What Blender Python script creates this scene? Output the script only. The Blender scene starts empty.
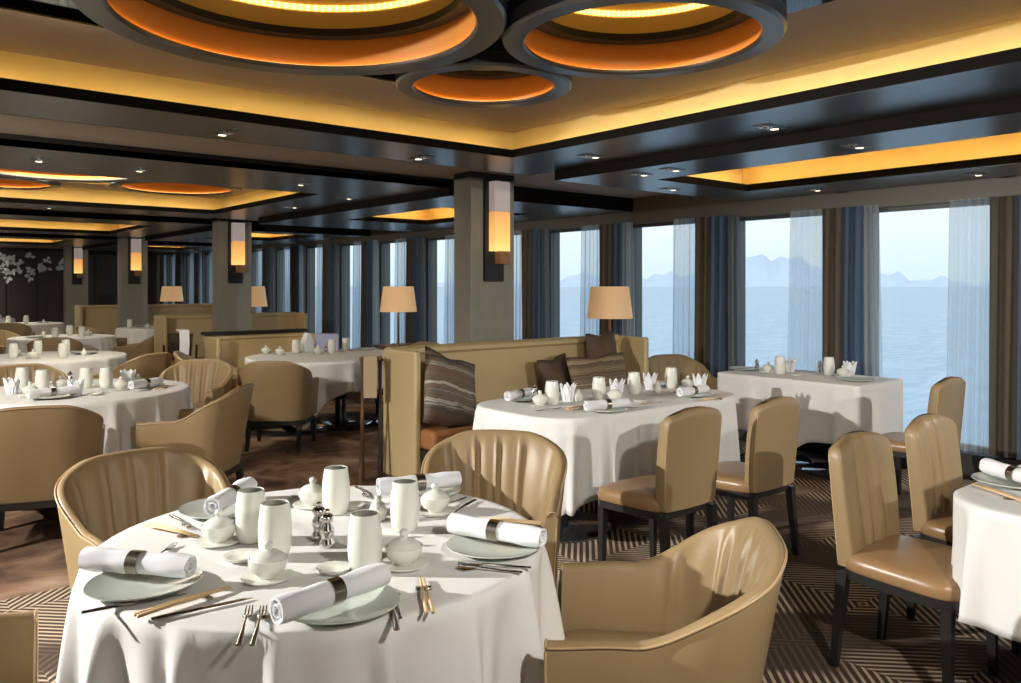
import bpy, bmesh, math, random
from mathutils import Vector, Matrix
from math import sin, cos, pi, radians, atan2, sqrt, floor

# ------------------------------------------------------------------ camera, world, light, exposure
SC = bpy.context.scene
COL = SC.collection
CA, SA = 0.767, 0.641          # heading of the camera (forward = (SA, CA))
EYE, FPX, HOR = 1.5, 807.0, 286.0

cam_data = bpy.data.cameras.new('camera')
cam_data.sensor_width = 36.0
cam_data.lens = FPX / 1021 * 36.0
cam_data.shift_y = (HOR - 341.5) / 1021
cam_data.clip_start, cam_data.clip_end = 0.05, 60000
cam = bpy.data.objects.new('camera', cam_data)
COL.objects.link(cam)
cam.location = (0, 0, EYE)
cam.rotation_euler = (pi / 2, 0, -atan2(SA, CA))
SC.camera = cam

vs = SC.view_settings
vs.view_transform = 'Standard'
vs.look = 'None'
vs.exposure = 0.0
vs.gamma = 1.0
vs.use_curve_mapping = False

world = bpy.data.worlds.new('sky')
SC.world = world
world.use_nodes = True
wn, wl = world.node_tree.nodes, world.node_tree.links
wn.clear()
w_out = wn.new('ShaderNodeOutputWorld')
w_bg = wn.new('ShaderNodeBackground')
w_tc = wn.new('ShaderNodeTexCoord')
w_sep = wn.new('ShaderNodeSeparateXYZ')
w_ramp = wn.new('ShaderNodeValToRGB')
wl.new(w_tc.outputs['Generated'], w_sep.inputs[0])
wl.new(w_sep.outputs['Z'], w_ramp.inputs[0])
wl.new(w_ramp.outputs[0], w_bg.inputs[0])
wl.new(w_bg.outputs[0], w_out.inputs[0])
cr = w_ramp.color_ramp
cr.elements[0].position = 0.0
cr.elements[0].color = (0.68, 0.80, 0.84, 1)
cr.elements[1].position = 1.0
cr.elements[1].color = (0.42, 0.56, 0.80, 1)
e = cr.elements.new(0.06); e.color = (0.82, 0.87, 0.90, 1)
e = cr.elements.new(0.12); e.color = (0.88, 0.90, 0.92, 1)
e = cr.elements.new(0.35); e.color = (0.74, 0.81, 0.90, 1)
w_bg.inputs[1].default_value = 1.35


def lamp(kind, name, loc, target, energy, color, size=0.1, angle=60, blend=0.5):
    d = bpy.data.lights.new(name, kind)
    d.energy = energy
    d.color = color
    if kind == 'SPOT':
        d.spot_size = radians(angle); d.spot_blend = blend; d.shadow_soft_size = size
    elif kind == 'AREA':
        d.shape = 'DISK'; d.size = size
    else:
        d.shadow_soft_size = size
    o = bpy.data.objects.new(name, d)
    COL.objects.link(o)
    o.location = loc
    o.rotation_euler = (Vector(target) - Vector(loc)).to_track_quat('-Z', 'Y').to_euler()
    return o


lamp('SPOT', 'key_spot', (-2.05, 4.6, 2.28), (1.9, 2.4, 0.1), 1450, (1.0, 0.97, 0.92), 0.035, 88, 0.9)
lamp('SPOT', 'aisle_spot', (0.9, -0.6, 2.36), (3.9, 4.0, 0.0), 260, (1.0, 0.95, 0.87), 0.05, 84, 0.9)
lamp('SPOT', 'window_side_spot', (4.9, -2.2, 2.30), (5.5, 3.2, 0.0), 520, (1.0, 0.96, 0.90), 0.04, 62, 0.5)
lamp('SPOT', 'far_aisle_spot', (-1.2, 5.0, 2.30), (3.2, 10.0, 0.6), 480, (1.0, 0.94, 0.85), 0.08, 100, 0.7)
for lx, ly in ((1.4, -1.6), (-2.2, 0.5)):
    lamp('AREA', 'ceiling_fill_light', (lx, ly, 2.38), (lx, ly, 0), 22, (1.0, 0.95, 0.88), 1.2)  # unseen fill discs added to brighten the near room
lamp('SPOT', 'flower_fill_spot', (1.0, 22.6, 2.40), (1.0, 24.0, 1.9), 700, (1.0, 0.97, 0.92), 0.05, 130, 0.8)  # added lamp that lifts the white petals, no fixture modelled
for ly in (8.6, 14.0, 18.8):
    lamp('AREA', 'ceiling_fill_light', (1.9, ly, 2.60), (1.9, ly, 0), 45, (1.0, 0.90, 0.74), 1.4)  # more added fill, for the far bays


# ------------------------------------------------------------------ helpers
def ray_point(px, py, z=0.0):
    """the point of the plane z that the camera sees at a pixel"""
    d = FPX * (EYE - z) / (py - HOR)
    r = (px - 510.5) / FPX * d
    return Vector((SA * d + CA * r, CA * d - SA * r, z))


def sstep(a, b, x):
    t = min(1.0, max(0.0, (x - a) / (b - a)))
    return t * t * (3 - 2 * t)


MATS = {}


def mat(name, color, rough=0.5, metal=0.0, spec=0.5, noise=None, bump=None, emit=None, sheen=0, coat=0):
    """noise=(scale, amount) varies the colour, bump=(scale, strength)"""
    if name in MATS:
        return MATS[name]
    m = bpy.data.materials.new(name)
    m.use_nodes = True
    nt = m.node_tree
    b = nt.nodes['Principled BSDF']
    b.inputs['Base Color'].default_value = (*color, 1)
    b.inputs['Roughness'].default_value = rough
    b.inputs['Metallic'].default_value = metal
    b.inputs['Specular IOR Level'].default_value = spec
    if sheen:
        b.inputs['Sheen Weight'].default_value = sheen
    if coat:
        b.inputs['Coat Weight'].default_value = coat
        b.inputs['Coat Roughness'].default_value = 0.15
    tc = nt.nodes.new('ShaderNodeTexCoord')
    if noise:
        n = nt.nodes.new('ShaderNodeTexNoise')
        n.inputs['Scale'].default_value = noise[0]
        n.inputs['Detail'].default_value = 4
        nt.links.new(tc.outputs['Object'], n.inputs['Vector'])
        mx = nt.nodes.new('ShaderNodeMix'); mx.data_type = 'RGBA'
        k = noise[1]
        mx.inputs['A'].default_value = (*[c * (1 - k) for c in color], 1)
        mx.inputs['B'].default_value = (*[min(1, c * (1 + k)) for c in color], 1)
        nt.links.new(n.outputs['Fac'], mx.inputs['Factor'])
        nt.links.new(mx.outputs['Result'], b.inputs['Base Color'])
    if bump:
        n = nt.nodes.new('ShaderNodeTexNoise')
        n.inputs['Scale'].default_value = bump[0]
        n.inputs['Detail'].default_value = 3
        nt.links.new(tc.outputs['Object'], n.inputs['Vector'])
        bp = nt.nodes.new('ShaderNodeBump')
        bp.inputs['Strength'].default_value = bump[1]
        bp.inputs['Distance'].default_value = 0.01
        nt.links.new(n.outputs['Fac'], bp.inputs['Height'])
        nt.links.new(bp.outputs['Normal'], b.inputs['Normal'])
    if emit:
        b.inputs['Emission Color'].default_value = (*emit[0], 1)
        b.inputs['Emission Strength'].default_value = emit[1]
    MATS[name] = m
    return m


def math_node(nt, op, a, b=None):
    n = nt.nodes.new('ShaderNodeMath'); n.operation = op
    for i, v in enumerate((a, b)):
        if v is None:
            continue
        if isinstance(v, (int, float)):
            n.inputs[i].default_value = v
        else:
            nt.links.new(v, n.inputs[i])
    return n.outputs[0]


def link(name, me, m=None, parent=None, smooth=False):
    if m is not None:
        me.materials.append(m)
    if smooth:
        for p in me.polygons:
            p.use_smooth = True
    o = bpy.data.objects.new(name, me)
    COL.objects.link(o)
    if parent is not None:
        o.parent = parent
    return o


def pymesh(name, verts, faces, m, parent=None, smooth=False, sharp=None):
    me = bpy.data.meshes.new(name)
    me.from_pydata([tuple(v) for v in verts], [], faces)
    bm = bmesh.new(); bm.from_mesh(me)
    bmesh.ops.recalc_face_normals(bm, faces=bm.faces)
    bm.to_mesh(me); bm.free()
    o = link(name, me, m, parent, smooth)
    if smooth and sharp:
        me.set_sharp_from_angle(angle=radians(sharp))
    return o


class MB:
    """collects shapes into one mesh"""
    def __init__(self):
        self.v, self.f = [], []

    def add(self, vs_, fs):
        n = len(self.v)
        self.v += [Vector(v) for v in vs_]
        self.f += [tuple(i + n for i in f) for f in fs]
        return self

    def box(self, x0, x1, y0, y1, z0, z1):
        return self.add([(x0, y0, z0), (x1, y0, z0), (x1, y1, z0), (x0, y1, z0), (x0, y0, z1), (x1, y0, z1), (x1, y1, z1), (x0, y1, z1)],
                        [(0, 3, 2, 1), (4, 5, 6, 7), (0, 1, 5, 4), (1, 2, 6, 5), (2, 3, 7, 6), (3, 0, 4, 7)])

    def loops(self, rings, cap0=True, cap1=True, closed=True):
        """skin a list of rings (same count of points)"""
        n = len(rings[0])
        vs_ = [p for r in rings for p in r]
        fs = []
        for i in range(len(rings) - 1):
            for j in range(n if closed else n - 1):
                k = (j + 1) % n
                fs.append((i * n + j, i * n + k, (i + 1) * n + k, (i + 1) * n + j))
        if cap0:
            fs.append(tuple(range(n))[::-1])
        if cap1:
            fs.append(tuple((len(rings) - 1) * n + j for j in range(n)))
        return self.add(vs_, fs)

    def lathe(self, prof, n=24, at=(0, 0, 0), sq=0.0):
        rings = []
        for r, z in prof:
            ring = []
            for i in range(n):
                a = 2 * pi * i / n
                k = 1 + sq * cos(3 * a)
                ring.append((at[0] + r * k * cos(a), at[1] + r * k * sin(a), at[2] + z))
            rings.append(ring)
        return self.loops(rings)

    def tube(self, pts, r, n=8, flat=1.0):
        """tube through points; r a number or a list"""
        pts = [Vector(p) for p in pts]
        rings = []
        for i, p in enumerate(pts):
            t = (pts[min(i + 1, len(pts) - 1)] - pts[max(i - 1, 0)]).normalized()
            up = Vector((0, 0, 1)) if abs(t.z) < 0.95 else Vector((1, 0, 0))
            s = t.cross(up).normalized(); u = s.cross(t)
            rr = r[i] if isinstance(r, (list, tuple)) else r
            rings.append([p + s * (rr * cos(2 * pi * k / n)) + u * (rr * flat * sin(2 * pi * k / n)) for k in range(n)])
        return self.loops(rings)

    def leg(self, x0, y0, x1, y1, z0, z1, a0, a1):
        """tapered square leg from (x0,y0,z0) half-size a0 to (x1,y1,z1) half-size a1"""
        q = [(-1, -1), (1, -1), (1, 1), (-1, 1)]
        return self.loops([[(x0 + i * a0, y0 + j * a0, z0) for i, j in q], [(x1 + i * a1, y1 + j * a1, z1) for i, j in q]])

    def build(self, name, m, parent=None, smooth=False, sharp=None, bevel=0, seg=2):
        o = pymesh(name, self.v, self.f, m, parent, smooth, sharp)
        if bevel:
            md = o.modifiers.new('bevel', 'BEVEL'); md.width = bevel; md.segments = seg; md.limit_method = 'ANGLE'
            for p in o.data.polygons:
                p.use_smooth = True
            o.data.set_sharp_from_angle(angle=radians(50))
        return o


def tag(o, label, cat, group=None, kind=None):
    o['label'] = label; o['category'] = cat
    if group: o['group'] = group
    if kind: o['kind'] = kind
    return o


def thing(name, label, cat, loc=(0, 0, 0), rz=0.0, group=None):
    o = bpy.data.objects.new(name, None)
    o.empty_display_size = 0.1
    COL.objects.link(o)
    o.location = loc; o.rotation_euler = (0, 0, rz)
    return tag(o, label, cat, group)


def struct(o):
    o['kind'] = 'structure'
    return o


def dup(root, label, loc=None, rz=None, group=None, cat=None):
    """a copy of a thing with copies of its parts and sub-parts"""
    r = root.copy(); COL.objects.link(r)
    if loc is not None: r.location = loc
    if rz is not None: r.rotation_euler = (0, 0, rz)
    r['label'] = label
    if group: r['group'] = group
    if cat: r['category'] = cat
    for ch in list(root.children):
        c = ch.copy(); COL.objects.link(c); c.parent = r
        for g in list(ch.children):
            d = g.copy(); COL.objects.link(d); d.parent = c
    return r


class Kind:
    """first placement uses the prototype itself, later ones copy it"""
    def __init__(self, maker):
        self.maker, self.proto = maker, None

    def put(self, label, loc, rz=0.0, group=None):
        if self.proto is None:
            self.proto = self.maker()
            o = self.proto
            o.location = loc; o.rotation_euler = (0, 0, rz); o['label'] = label
            if group: o['group'] = group
            return o
        return dup(self.proto, label, loc, rz, group)


# ------------------------------------------------------------------ materials
M_LEATHER = mat('tan_leather', (0.315, 0.220, 0.112), 0.42, spec=0.45, noise=(3, 0.08), bump=(180, 0.06))
M_LEATHER_SEAT = mat('seat_leather', (0.31, 0.185, 0.085), 0.34, spec=0.55, noise=(4, 0.08))
M_PIPE = mat('leather_piping', (0.46, 0.32, 0.17), 0.45)
M_CREAM = mat('cream_vinyl', (0.56, 0.43, 0.22), 0.42, noise=(2, 0.05))
M_DARKWOOD = mat('espresso_wood', (0.018, 0.016, 0.015), 0.35)
M_BROWNWOOD = mat('brown_wood', (0.14, 0.075, 0.035), 0.4, noise=(6, 0.2))
M_CLOTH = mat('white_linen', (0.80, 0.79, 0.77), 0.85, spec=0.2, bump=(40, 0.08))
M_NAPKIN = mat('napkin_cotton', (0.82, 0.83, 0.86), 0.9, spec=0.1, bump=(300, 0.15))
M_PORC = mat('celadon_porcelain', (0.74, 0.75, 0.68), 0.24, spec=0.5)
M_PLATE = mat('grey_green_plate', (0.52, 0.56, 0.50), 0.15, spec=0.6)
M_INSIDE = mat('grey_glaze', (0.13, 0.135, 0.11), 0.4)
M_CHROME = mat('polished_steel', (0.75, 0.73, 0.70), 0.12, metal=1.0)
M_RINGMETAL = mat('napkin_ring_metal', (0.42, 0.38, 0.31), 0.25, metal=1.0)
M_BAMBOO = mat('pale_bamboo', (0.70, 0.50, 0.27), 0.5)
M_BRONZE = mat('dark_bronze', (0.13, 0.13, 0.125), 0.28, metal=0.7)
M_COLUMN = mat('column_laminate', (0.27, 0.255, 0.21), 0.45, noise=(14, 0.12))
M_SOFFIT = mat('satin_dark_soffit', (0.13, 0.128, 0.125), 0.27, spec=0.7, metal=0.6)
M_FASCIA = mat('black_brown_fascia', (0.012, 0.010, 0.008), 0.75, spec=0.08)
M_GAP = mat('taupe_ceiling', (0.36, 0.285, 0.21), 0.6)
M_BEIGE = mat('beige_ceiling', (0.46, 0.36, 0.26), 0.6)
M_GOLD = mat('golden_cove', (0.80, 0.60, 0.25), 0.6)
M_ORANGE = mat('amber_lit_wall', (0.62, 0.24, 0.045), 0.40)  # the orange light on the ring wall is put into this colour
M_MIRROR = mat('black_mirror', (0.10, 0.10, 0.10), 0.03, metal=1.0)
M_BLACK = mat('matt_black', (0.01, 0.01, 0.01), 0.6)
M_WALLDARK = mat('charcoal_wall', (0.035, 0.034, 0.030), 0.5, noise=(1.5, 0.2))
M_WALLWARM = mat('warm_wall', (0.36, 0.29, 0.21), 0.7)
M_HEADER = mat('header_taupe', (0.16, 0.145, 0.12), 0.5)
M_FRAME = mat('window_frame', (0.08, 0.085, 0.09), 0.4)
M_STEELDISC = mat('dark_steel_disc', (0.30, 0.31, 0.33), 0.08, metal=0.9)
M_WARMLED = mat('cove_led', (1, 0.7, 0.3), 0.5, emit=((1.0, 0.70, 0.30), 48))
M_LAMPSHADE = mat('linen_shade', (0.70, 0.50, 0.30), 0.8, emit=((0.95, 0.55, 0.26), 0.30))


def carpet_material():
    m = bpy.data.materials.new('carpet'); m.use_nodes = True
    nt = m.node_tree; L = nt.links
    b = nt.nodes['Principled BSDF']
    b.inputs['Roughness'].default_value = 0.95
    b.inputs['Specular IOR Level'].default_value = 0.1
    tc = nt.nodes.new('ShaderNodeTexCoord')
    sep = nt.nodes.new('ShaderNodeSeparateXYZ'); L.new(tc.outputs['Object'], sep.inputs[0])
    x, y = sep.outputs[0], sep.outputs[1]
    u = math_node(nt, 'MULTIPLY', math_node(nt, 'ADD', x, y), 0.7071)
    v = math_node(nt, 'MULTIPLY', math_node(nt, 'SUBTRACT', x, y), 0.7071)
    cell = 0.62
    par = math_node(nt, 'FLOORED_MODULO', math_node(nt, 'ADD', math_node(nt, 'FLOOR', math_node(nt, 'DIVIDE', x, cell)),
                                                    math_node(nt, 'FLOOR', math_node(nt, 'DIVIDE', y, cell))), 2.0)
    k = 2 * pi / 0.034
    su = math_node(nt, 'SINE', math_node(nt, 'MULTIPLY', u, k))
    sv = math_node(nt, 'SINE', math_node(nt, 'MULTIPLY', v, k))
    st = math_node(nt, 'ADD', math_node(nt, 'MULTIPLY', su, par), math_node(nt, 'MULTIPLY', sv, math_node(nt, 'SUBTRACT', 1.0, par)))
    ramp = nt.nodes.new('ShaderNodeMapRange'); ramp.inputs[1].default_value = 0.05; ramp.inputs[2].default_value = 0.6
    L.new(st, ramp.inputs[0])
    # blocks where the stripes are absent
    blk = nt.nodes.new('ShaderNodeTexNoise'); blk.inputs['Scale'].default_value = 1.3; blk.inputs['Detail'].default_value = 1
    L.new(tc.outputs['Object'], blk.inputs['Vector'])
    bm_ = nt.nodes.new('ShaderNodeMapRange'); bm_.inputs[1].default_value = 0.44; bm_.inputs[2].default_value = 0.50
    bm_.inputs[3].default_value = 0.10
    L.new(blk.outputs['Fac'], bm_.inputs[0])
    fac = math_node(nt, 'MULTIPLY', ramp.outputs[0], bm_.outputs[0])
    mx = nt.nodes.new('ShaderNodeMix'); mx.data_type = 'RGBA'
    mx.inputs['A'].default_value = (0.085, 0.058, 0.045, 1)
    mx.inputs['B'].default_value = (0.62, 0.49, 0.36, 1)
    L.new(fac, mx.inputs['Factor'])
    # the swirled carpet of the cross aisle
    nz = nt.nodes.new('ShaderNodeTexNoise'); nz.inputs['Scale'].default_value = 2.2; nz.inputs['Detail'].default_value = 5
    nz.inputs['Distortion'].default_value = 1.0
    L.new(tc.outputs['Object'], nz.inputs['Vector'])
    mp = nt.nodes.new('ShaderNodeValToRGB')
    mp.color_ramp.elements[0].position = 0.36; mp.color_ramp.elements[0].color = (0.12, 0.08, 0.06, 1)
    mp.color_ramp.elements[1].position = 0.66; mp.color_ramp.elements[1].color = (0.46, 0.32, 0.22, 1)
    e2 = mp.color_ramp.elements.new(0.5); e2.color = (0.29, 0.17, 0.11, 1)
    L.new(nz.outputs['Fac'], mp.inputs[0])
    edge = nt.nodes.new('ShaderNodeMapRange'); edge.inputs[1].default_value = 4.50; edge.inputs[2].default_value = 4.52
    L.new(y, edge.inputs[0])
    m2 = nt.nodes.new('ShaderNodeMix'); m2.data_type = 'RGBA'
    L.new(edge.outputs[0], m2.inputs['Factor']); L.new(mx.outputs['Result'], m2.inputs['A']); L.new(mp.outputs[0], m2.inputs['B'])
    L.new(m2.outputs['Result'], b.inputs['Base Color'])
    n3 = nt.nodes.new('ShaderNodeTexNoise'); n3.inputs['Scale'].default_value = 260
    L.new(tc.outputs['Object'], n3.inputs['Vector'])
    bp = nt.nodes.new('ShaderNodeBump'); bp.inputs['Strength'].default_value = 0.35; bp.inputs['Distance'].default_value = 0.01
    L.new(n3.outputs['Fac'], bp.inputs['Height']); L.new(bp.outputs['Normal'], b.inputs['Normal'])
    return m


def sheer_material(name, color, open_):
    m = bpy.data.materials.new(name); m.use_nodes = True
    nt = m.node_tree; L = nt.links
    out = nt.nodes['Material Output']; nt.nodes.remove(nt.nodes['Principled BSDF'])
    tr = nt.nodes.new('ShaderNodeBsdfTransparent'); tr.inputs[0].default_value = (0.86, 0.93, 1, 1)
    tl = nt.nodes.new('ShaderNodeBsdfTranslucent'); tl.inputs[0].default_value = (*color, 1)
    df = nt.nodes.new('ShaderNodeBsdfDiffuse'); df.inputs[0].default_value = (*color, 1)
    a = nt.nodes.new('ShaderNodeMixShader'); a.inputs[0].default_value = 0.5
    L.new(tl.outputs[0], a.inputs[1]); L.new(df.outputs[0], a.inputs[2])
    c = nt.nodes.new('ShaderNodeMixShader'); c.inputs[0].default_value = 1 - open_
    L.new(tr.outputs[0], c.inputs[1]); L.new(a.outputs[0], c.inputs[2])
    L.new(c.outputs[0], out.inputs[0])
    return m


def glass_material():
    m = bpy.data.materials.new('window_glass'); m.use_nodes = True
    nt = m.node_tree; L = nt.links
    out = nt.nodes['Material Output']; nt.nodes.remove(nt.nodes['Principled BSDF'])
    tr = nt.nodes.new('ShaderNodeBsdfTransparent'); tr.inputs[0].default_value = (0.93, 0.97, 0.98, 1)
    gl = nt.nodes.new('ShaderNodeBsdfGlossy'); gl.inputs['Roughness'].default_value = 0.02
    c = nt.nodes.new('ShaderNodeMixShader'); c.inputs[0].default_value = 0.04
    L.new(tr.outputs[0], c.inputs[1]); L.new(gl.outputs[0], c.inputs[2]); L.new(c.outputs[0], out.inputs[0])
    return m


def sea_material():
    m = bpy.data.materials.new('sea_water'); m.use_nodes = True
    nt = m.node_tree; L = nt.links
    b = nt.nodes['Principled BSDF']
    b.inputs['Base Color'].default_value = (0.42, 0.60, 0.74, 1)
    b.inputs['Roughness'].default_value = 0.28
    b.inputs['IOR'].default_value = 1.33
    tc = nt.nodes.new('ShaderNodeTexCoord')
    mp = nt.nodes.new('ShaderNodeMapping'); mp.inputs['Scale'].default_value = (0.10, 0.35, 1)
    mp.inputs['Rotation'].default_value = (0, 0, 0.7)
    L.new(tc.outputs['Object'], mp.inputs[0])
    n = nt.nodes.new('ShaderNodeTexNoise'); n.inputs['Scale'].default_value = 1.4; n.inputs['Detail'].default_value = 8
    L.new(mp.outputs[0], n.inputs['Vector'])
    bp = nt.nodes.new('ShaderNodeBump'); bp.inputs['Strength'].default_value = 0.5; bp.inputs['Distance'].default_value = 1.0
    L.new(n.outputs['Fac'], bp.inputs['Height']); L.new(bp.outputs['Normal'], b.inputs['Normal'])
    mr = nt.nodes.new('ShaderNodeValToRGB')
    mr.color_ramp.elements[0].position = 0.35; mr.color_ramp.elements[0].color = (0.34, 0.51, 0.62, 1)
    mr.color_ramp.elements[1].position = 0.7; mr.color_ramp.elements[1].color = (0.58, 0.73, 0.80, 1)
    L.new(n.outputs['Fac'], mr.inputs[0]); L.new(mr.outputs[0], b.inputs['Base Color'])
    return m


def stripe_fabric(name, cols, scale, seed=0.0):
    """woven cushion fabric with wavy bands"""
    m = bpy.data.materials.new(name); m.use_nodes = True
    nt = m.node_tree; L = nt.links
    b = nt.nodes['Principled BSDF']; b.inputs['Roughness'].default_value = 0.6
    tc = nt.nodes.new('ShaderNodeTexCoord')
    sep = nt.nodes.new('ShaderNodeSeparateXYZ'); L.new(tc.outputs['Object'], sep.inputs[0])
    n = nt.nodes.new('ShaderNodeTexNoise'); n.inputs['Scale'].default_value = 9; n.inputs['Detail'].default_value = 4
    L.new(tc.outputs['Object'], n.inputs['Vector'])
    h = math_node(nt, 'ADD', sep.outputs[2], math_node(nt, 'MULTIPLY', n.outputs['Fac'], 0.05))
    c = nt.nodes.new('ShaderNodeCombineXYZ')
    L.new(math_node(nt, 'ADD', math_node(nt, 'MULTIPLY', h, scale), seed), c.inputs[0])
    n2 = nt.nodes.new('ShaderNodeTexNoise'); n2.inputs['Scale'].default_value = 1.0; n2.inputs['Detail'].default_value = 3
    n2.noise_dimensions = '3D'
    L.new(c.outputs[0], n2.inputs['Vector'])
    r = nt.nodes.new('ShaderNodeValToRGB')
    r.color_ramp.interpolation = 'LINEAR'
    r.color_ramp.elements[0].position = 0.36; r.color_ramp.elements[0].color = (*cols[0], 1)
    r.color_ramp.elements[1].position = 0.64; r.color_ramp.elements[1].color = (*cols[-1], 1)
    for i, cc in enumerate(cols[1:-1]):
        e3 = r.color_ramp.elements.new(0.36 + 0.28 * (i + 1) / (len(cols) - 1)); e3.color = (*cc, 1)
    L.new(n2.outputs['Fac'], r.inputs[0]); L.new(r.outputs[0], b.inputs['Base Color'])
    return m


def led_wall_material():
    """gold wall with a row of small lit LED points along its top"""
    m = bpy.data.materials.new('led_points'); m.use_nodes = True
    nt = m.node_tree; L = nt.links
    b = nt.nodes['Principled BSDF']
    b.inputs['Base Color'].default_value = (0.8, 0.5, 0.12, 1)
    tc = nt.nodes.new('ShaderNodeTexCoord')
    sep = nt.nodes.new('ShaderNodeSeparateXYZ'); L.new(tc.outputs['Object'], sep.inputs[0])
    a = math_node(nt, 'ARCTAN2', sep.outputs[1], sep.outputs[0])
    s = math_node(nt, 'SINE', math_node(nt, 'MULTIPLY', a, 130.0))
    p = math_node(nt, 'MAXIMUM', s, 0.0)
    p = math_node(nt, 'ADD', math_node(nt, 'MULTIPLY', p, 4.0), 2.6)
    b.inputs['Emission Color'].default_value = (1.0, 0.60, 0.13, 1)
    L.new(p, b.inputs['Emission Strength'])
    return m


M_CARPET = carpet_material()
M_SHEER = sheer_material('sheer_voile', (0.66, 0.72, 0.72), 0.55)
M_SHEER2 = sheer_material('grey_voile', (0.22, 0.24, 0.25), 0.40)
M_DRAPE = mat('brown_drape', (0.085, 0.068, 0.05), 0.8)
M_DRAPE_B = mat('navy_drape', (0.048, 0.085, 0.15), 0.7)
M_GLASS = glass_material()
M_LEDS = led_wall_material()

# ------------------------------------------------------------------ outside: sea, far mountains
def mk_plane(name, x0, x1, y0, y1, z, m):
    return pymesh(name, [(x0, y0, z), (x1, y0, z), (x1, y1, z), (x0, y1, z)], [(0, 1, 2, 3)], m)


struct(mk_plane('sea', 9, 30000, -25000, 30000, -14, sea_material()))
rnd = random.Random(4)
M_MOUNT = mat('hazed_mountain', (0.97, 0.99, 0.99), 1.0, spec=0.0)  # distance haze is put into this pale colour
peaks = [(32.3, 0.072, 6), (26, 0.022, 7), (44, 0.024, 6), (38, 0.02, 6), (53, 0.012, 9)]
mb = MB()
rings = [[], [], []]
for i in range(141):
    a = radians(-5 + 0.6 * i)                 # bearing from +X towards +Y
    h = 0.002
    for pa, ph, pw in peaks:
        h += ph * 0.42 * math.exp(-((-5 + 0.6 * i - pa) / pw * 1.6) ** 2)
    h += 0.0035 * sin(i * 1.3) + 0.0025 * sin(i * 3.1 + 1) + 0.002 * rnd.random()
    for k, (dist, hh) in enumerate(((19000, -14), (20500, h * 20500), (23000, -14))):
        rings[k].append((dist * cos(a), dist * sin(a), hh))
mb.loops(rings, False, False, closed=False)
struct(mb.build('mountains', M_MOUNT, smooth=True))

# ------------------------------------------------------------------ floor and walls
XW = 6.84                       # inner face of the window wall
YB = 24.0                       # end wall
XL, YN = -4.5, -4.5
struct(MB().box(XL, XW + .3, YN, YB + .2, -0.1, 0.0).build('floor', M_CARPET))
struct(MB().box(XL - .2, XL, YN, YB, 0, 2.7).build('wall_left', M_WALLWARM))
struct(MB().box(XL, XW, YN - .2, YN, 0, 2.7).build('wall_near', M_WALLWARM))
struct(MB().box(XL, XW + .2, YB, YB + .2, 0, 2.7).build('wall_far', M_WALLDARK))
struct(MB().box(-4.4, 1.75, YB - .10, YB, 0.95, 1.07).box(-4.4, 1.75, YB - .04, YB, 1.2, 1.22).build('trim_1', M_BROWNWOOD))
# tall wall panels on the end wall
mb = MB()
for i in range(7):
    mb.box(2.0 + i * 0.68, 2.62 + i * 0.68, YB - .03, YB, 0.1, 2.4)
struct(mb.build('trim_2', mat('panel_brown', (0.05, 0.042, 0.035), 0.4), bevel=.004))

# ------------------------------------------------------------------ windows
PITCH = 1.37


def win_top(y):
    return 2.15 + 0.0075 * y


mb = MB()
mb.box(XW, XW + .25, YN, YB, 0, 0.20)
piers = [3.39 + PITCH * k for k in range(-6, 15)]
for p in piers:
    mb.box(XW, XW + .25, p, p + .34, 0.20, 2.6)
for a, c in zip(piers[:-1], piers[1:]):
    zt = win_top(a + .8)
    mb.box(XW, XW + .25, a + .34, c, zt, 2.6)
mb.box(XW, XW + .25, piers[-1] + .34, YB, 0.2, 2.6)
struct(mb.build('wall_right', M_HEADER))
struct(MB().box(XW - .12, XW, YN, YB, 0.0, 0.20).build('baseboard_right', M_BLACK, bevel=.01))
n_win = 0
for a, c in zip(piers[:-1], piers[1:]):
    n_win += 1
    y0, y1, zt = a + .34, c, win_top(a + .8)
    w = 0.035
    wo = MB().box(XW + .06, XW + .12, y0, y0 + w, .20, zt).box(XW + .06, XW + .12, y1 - w, y1, .20, zt) \
        .box(XW + .06, XW + .12, y0 + w, y1 - w, .20, .20 + w).box(XW + .06, XW + .12, y0 + w, y1 - w, zt - w, zt) \
        .build('window_%d' % n_win, M_FRAME)
    struct(wo)
    MB().box(XW + .085, XW + .092, y0 + w, y1 - w, .20 + w, zt - w).build('window_pane', M_GLASS, wo)


# ------------------------------------------------------------------ curtains
def curtain_mesh(name, y0, y1, x, z0, z1, folds, amp, m, flare=0.0, seed=0, parent=None):
    rr = random.Random(seed)
    ph = [rr.random() * 6.28 for _ in range(3)]
    n, nz = folds * 10, 10
    vs_, fs = [], []
    for j in range(nz + 1):
        v = j / nz
        for i in range(n + 1):
            t = i / n
            yy = y0 + (y1 - y0) * t
            yc = y1 if flare > 0 else y0
            wdt = 1 + abs(flare) * (1 - v)
            yy = yc + (yy - yc) * wdt
            A = amp * (0.7 + 0.5 * (1 - v))
            xx = x + A * sin(t * folds * 2 * pi + ph[0] + 0.5 * sin(v * 3 + ph[1])) + 0.35 * A * sin(t * folds * 4.3 + ph[2])
            vs_.append((xx, yy, z0 + (z1 - z0) * v))
    for j in range(nz):
        for i in range(n):
            a = j * (n + 1) + i
            fs.append((a, a + 1, a + n + 2, a + n + 1))
    me = bpy.data.meshes.new(name); me.from_pydata(vs_, [], fs)
    o = link(name, me, m, parent, True)
    return o


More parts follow.
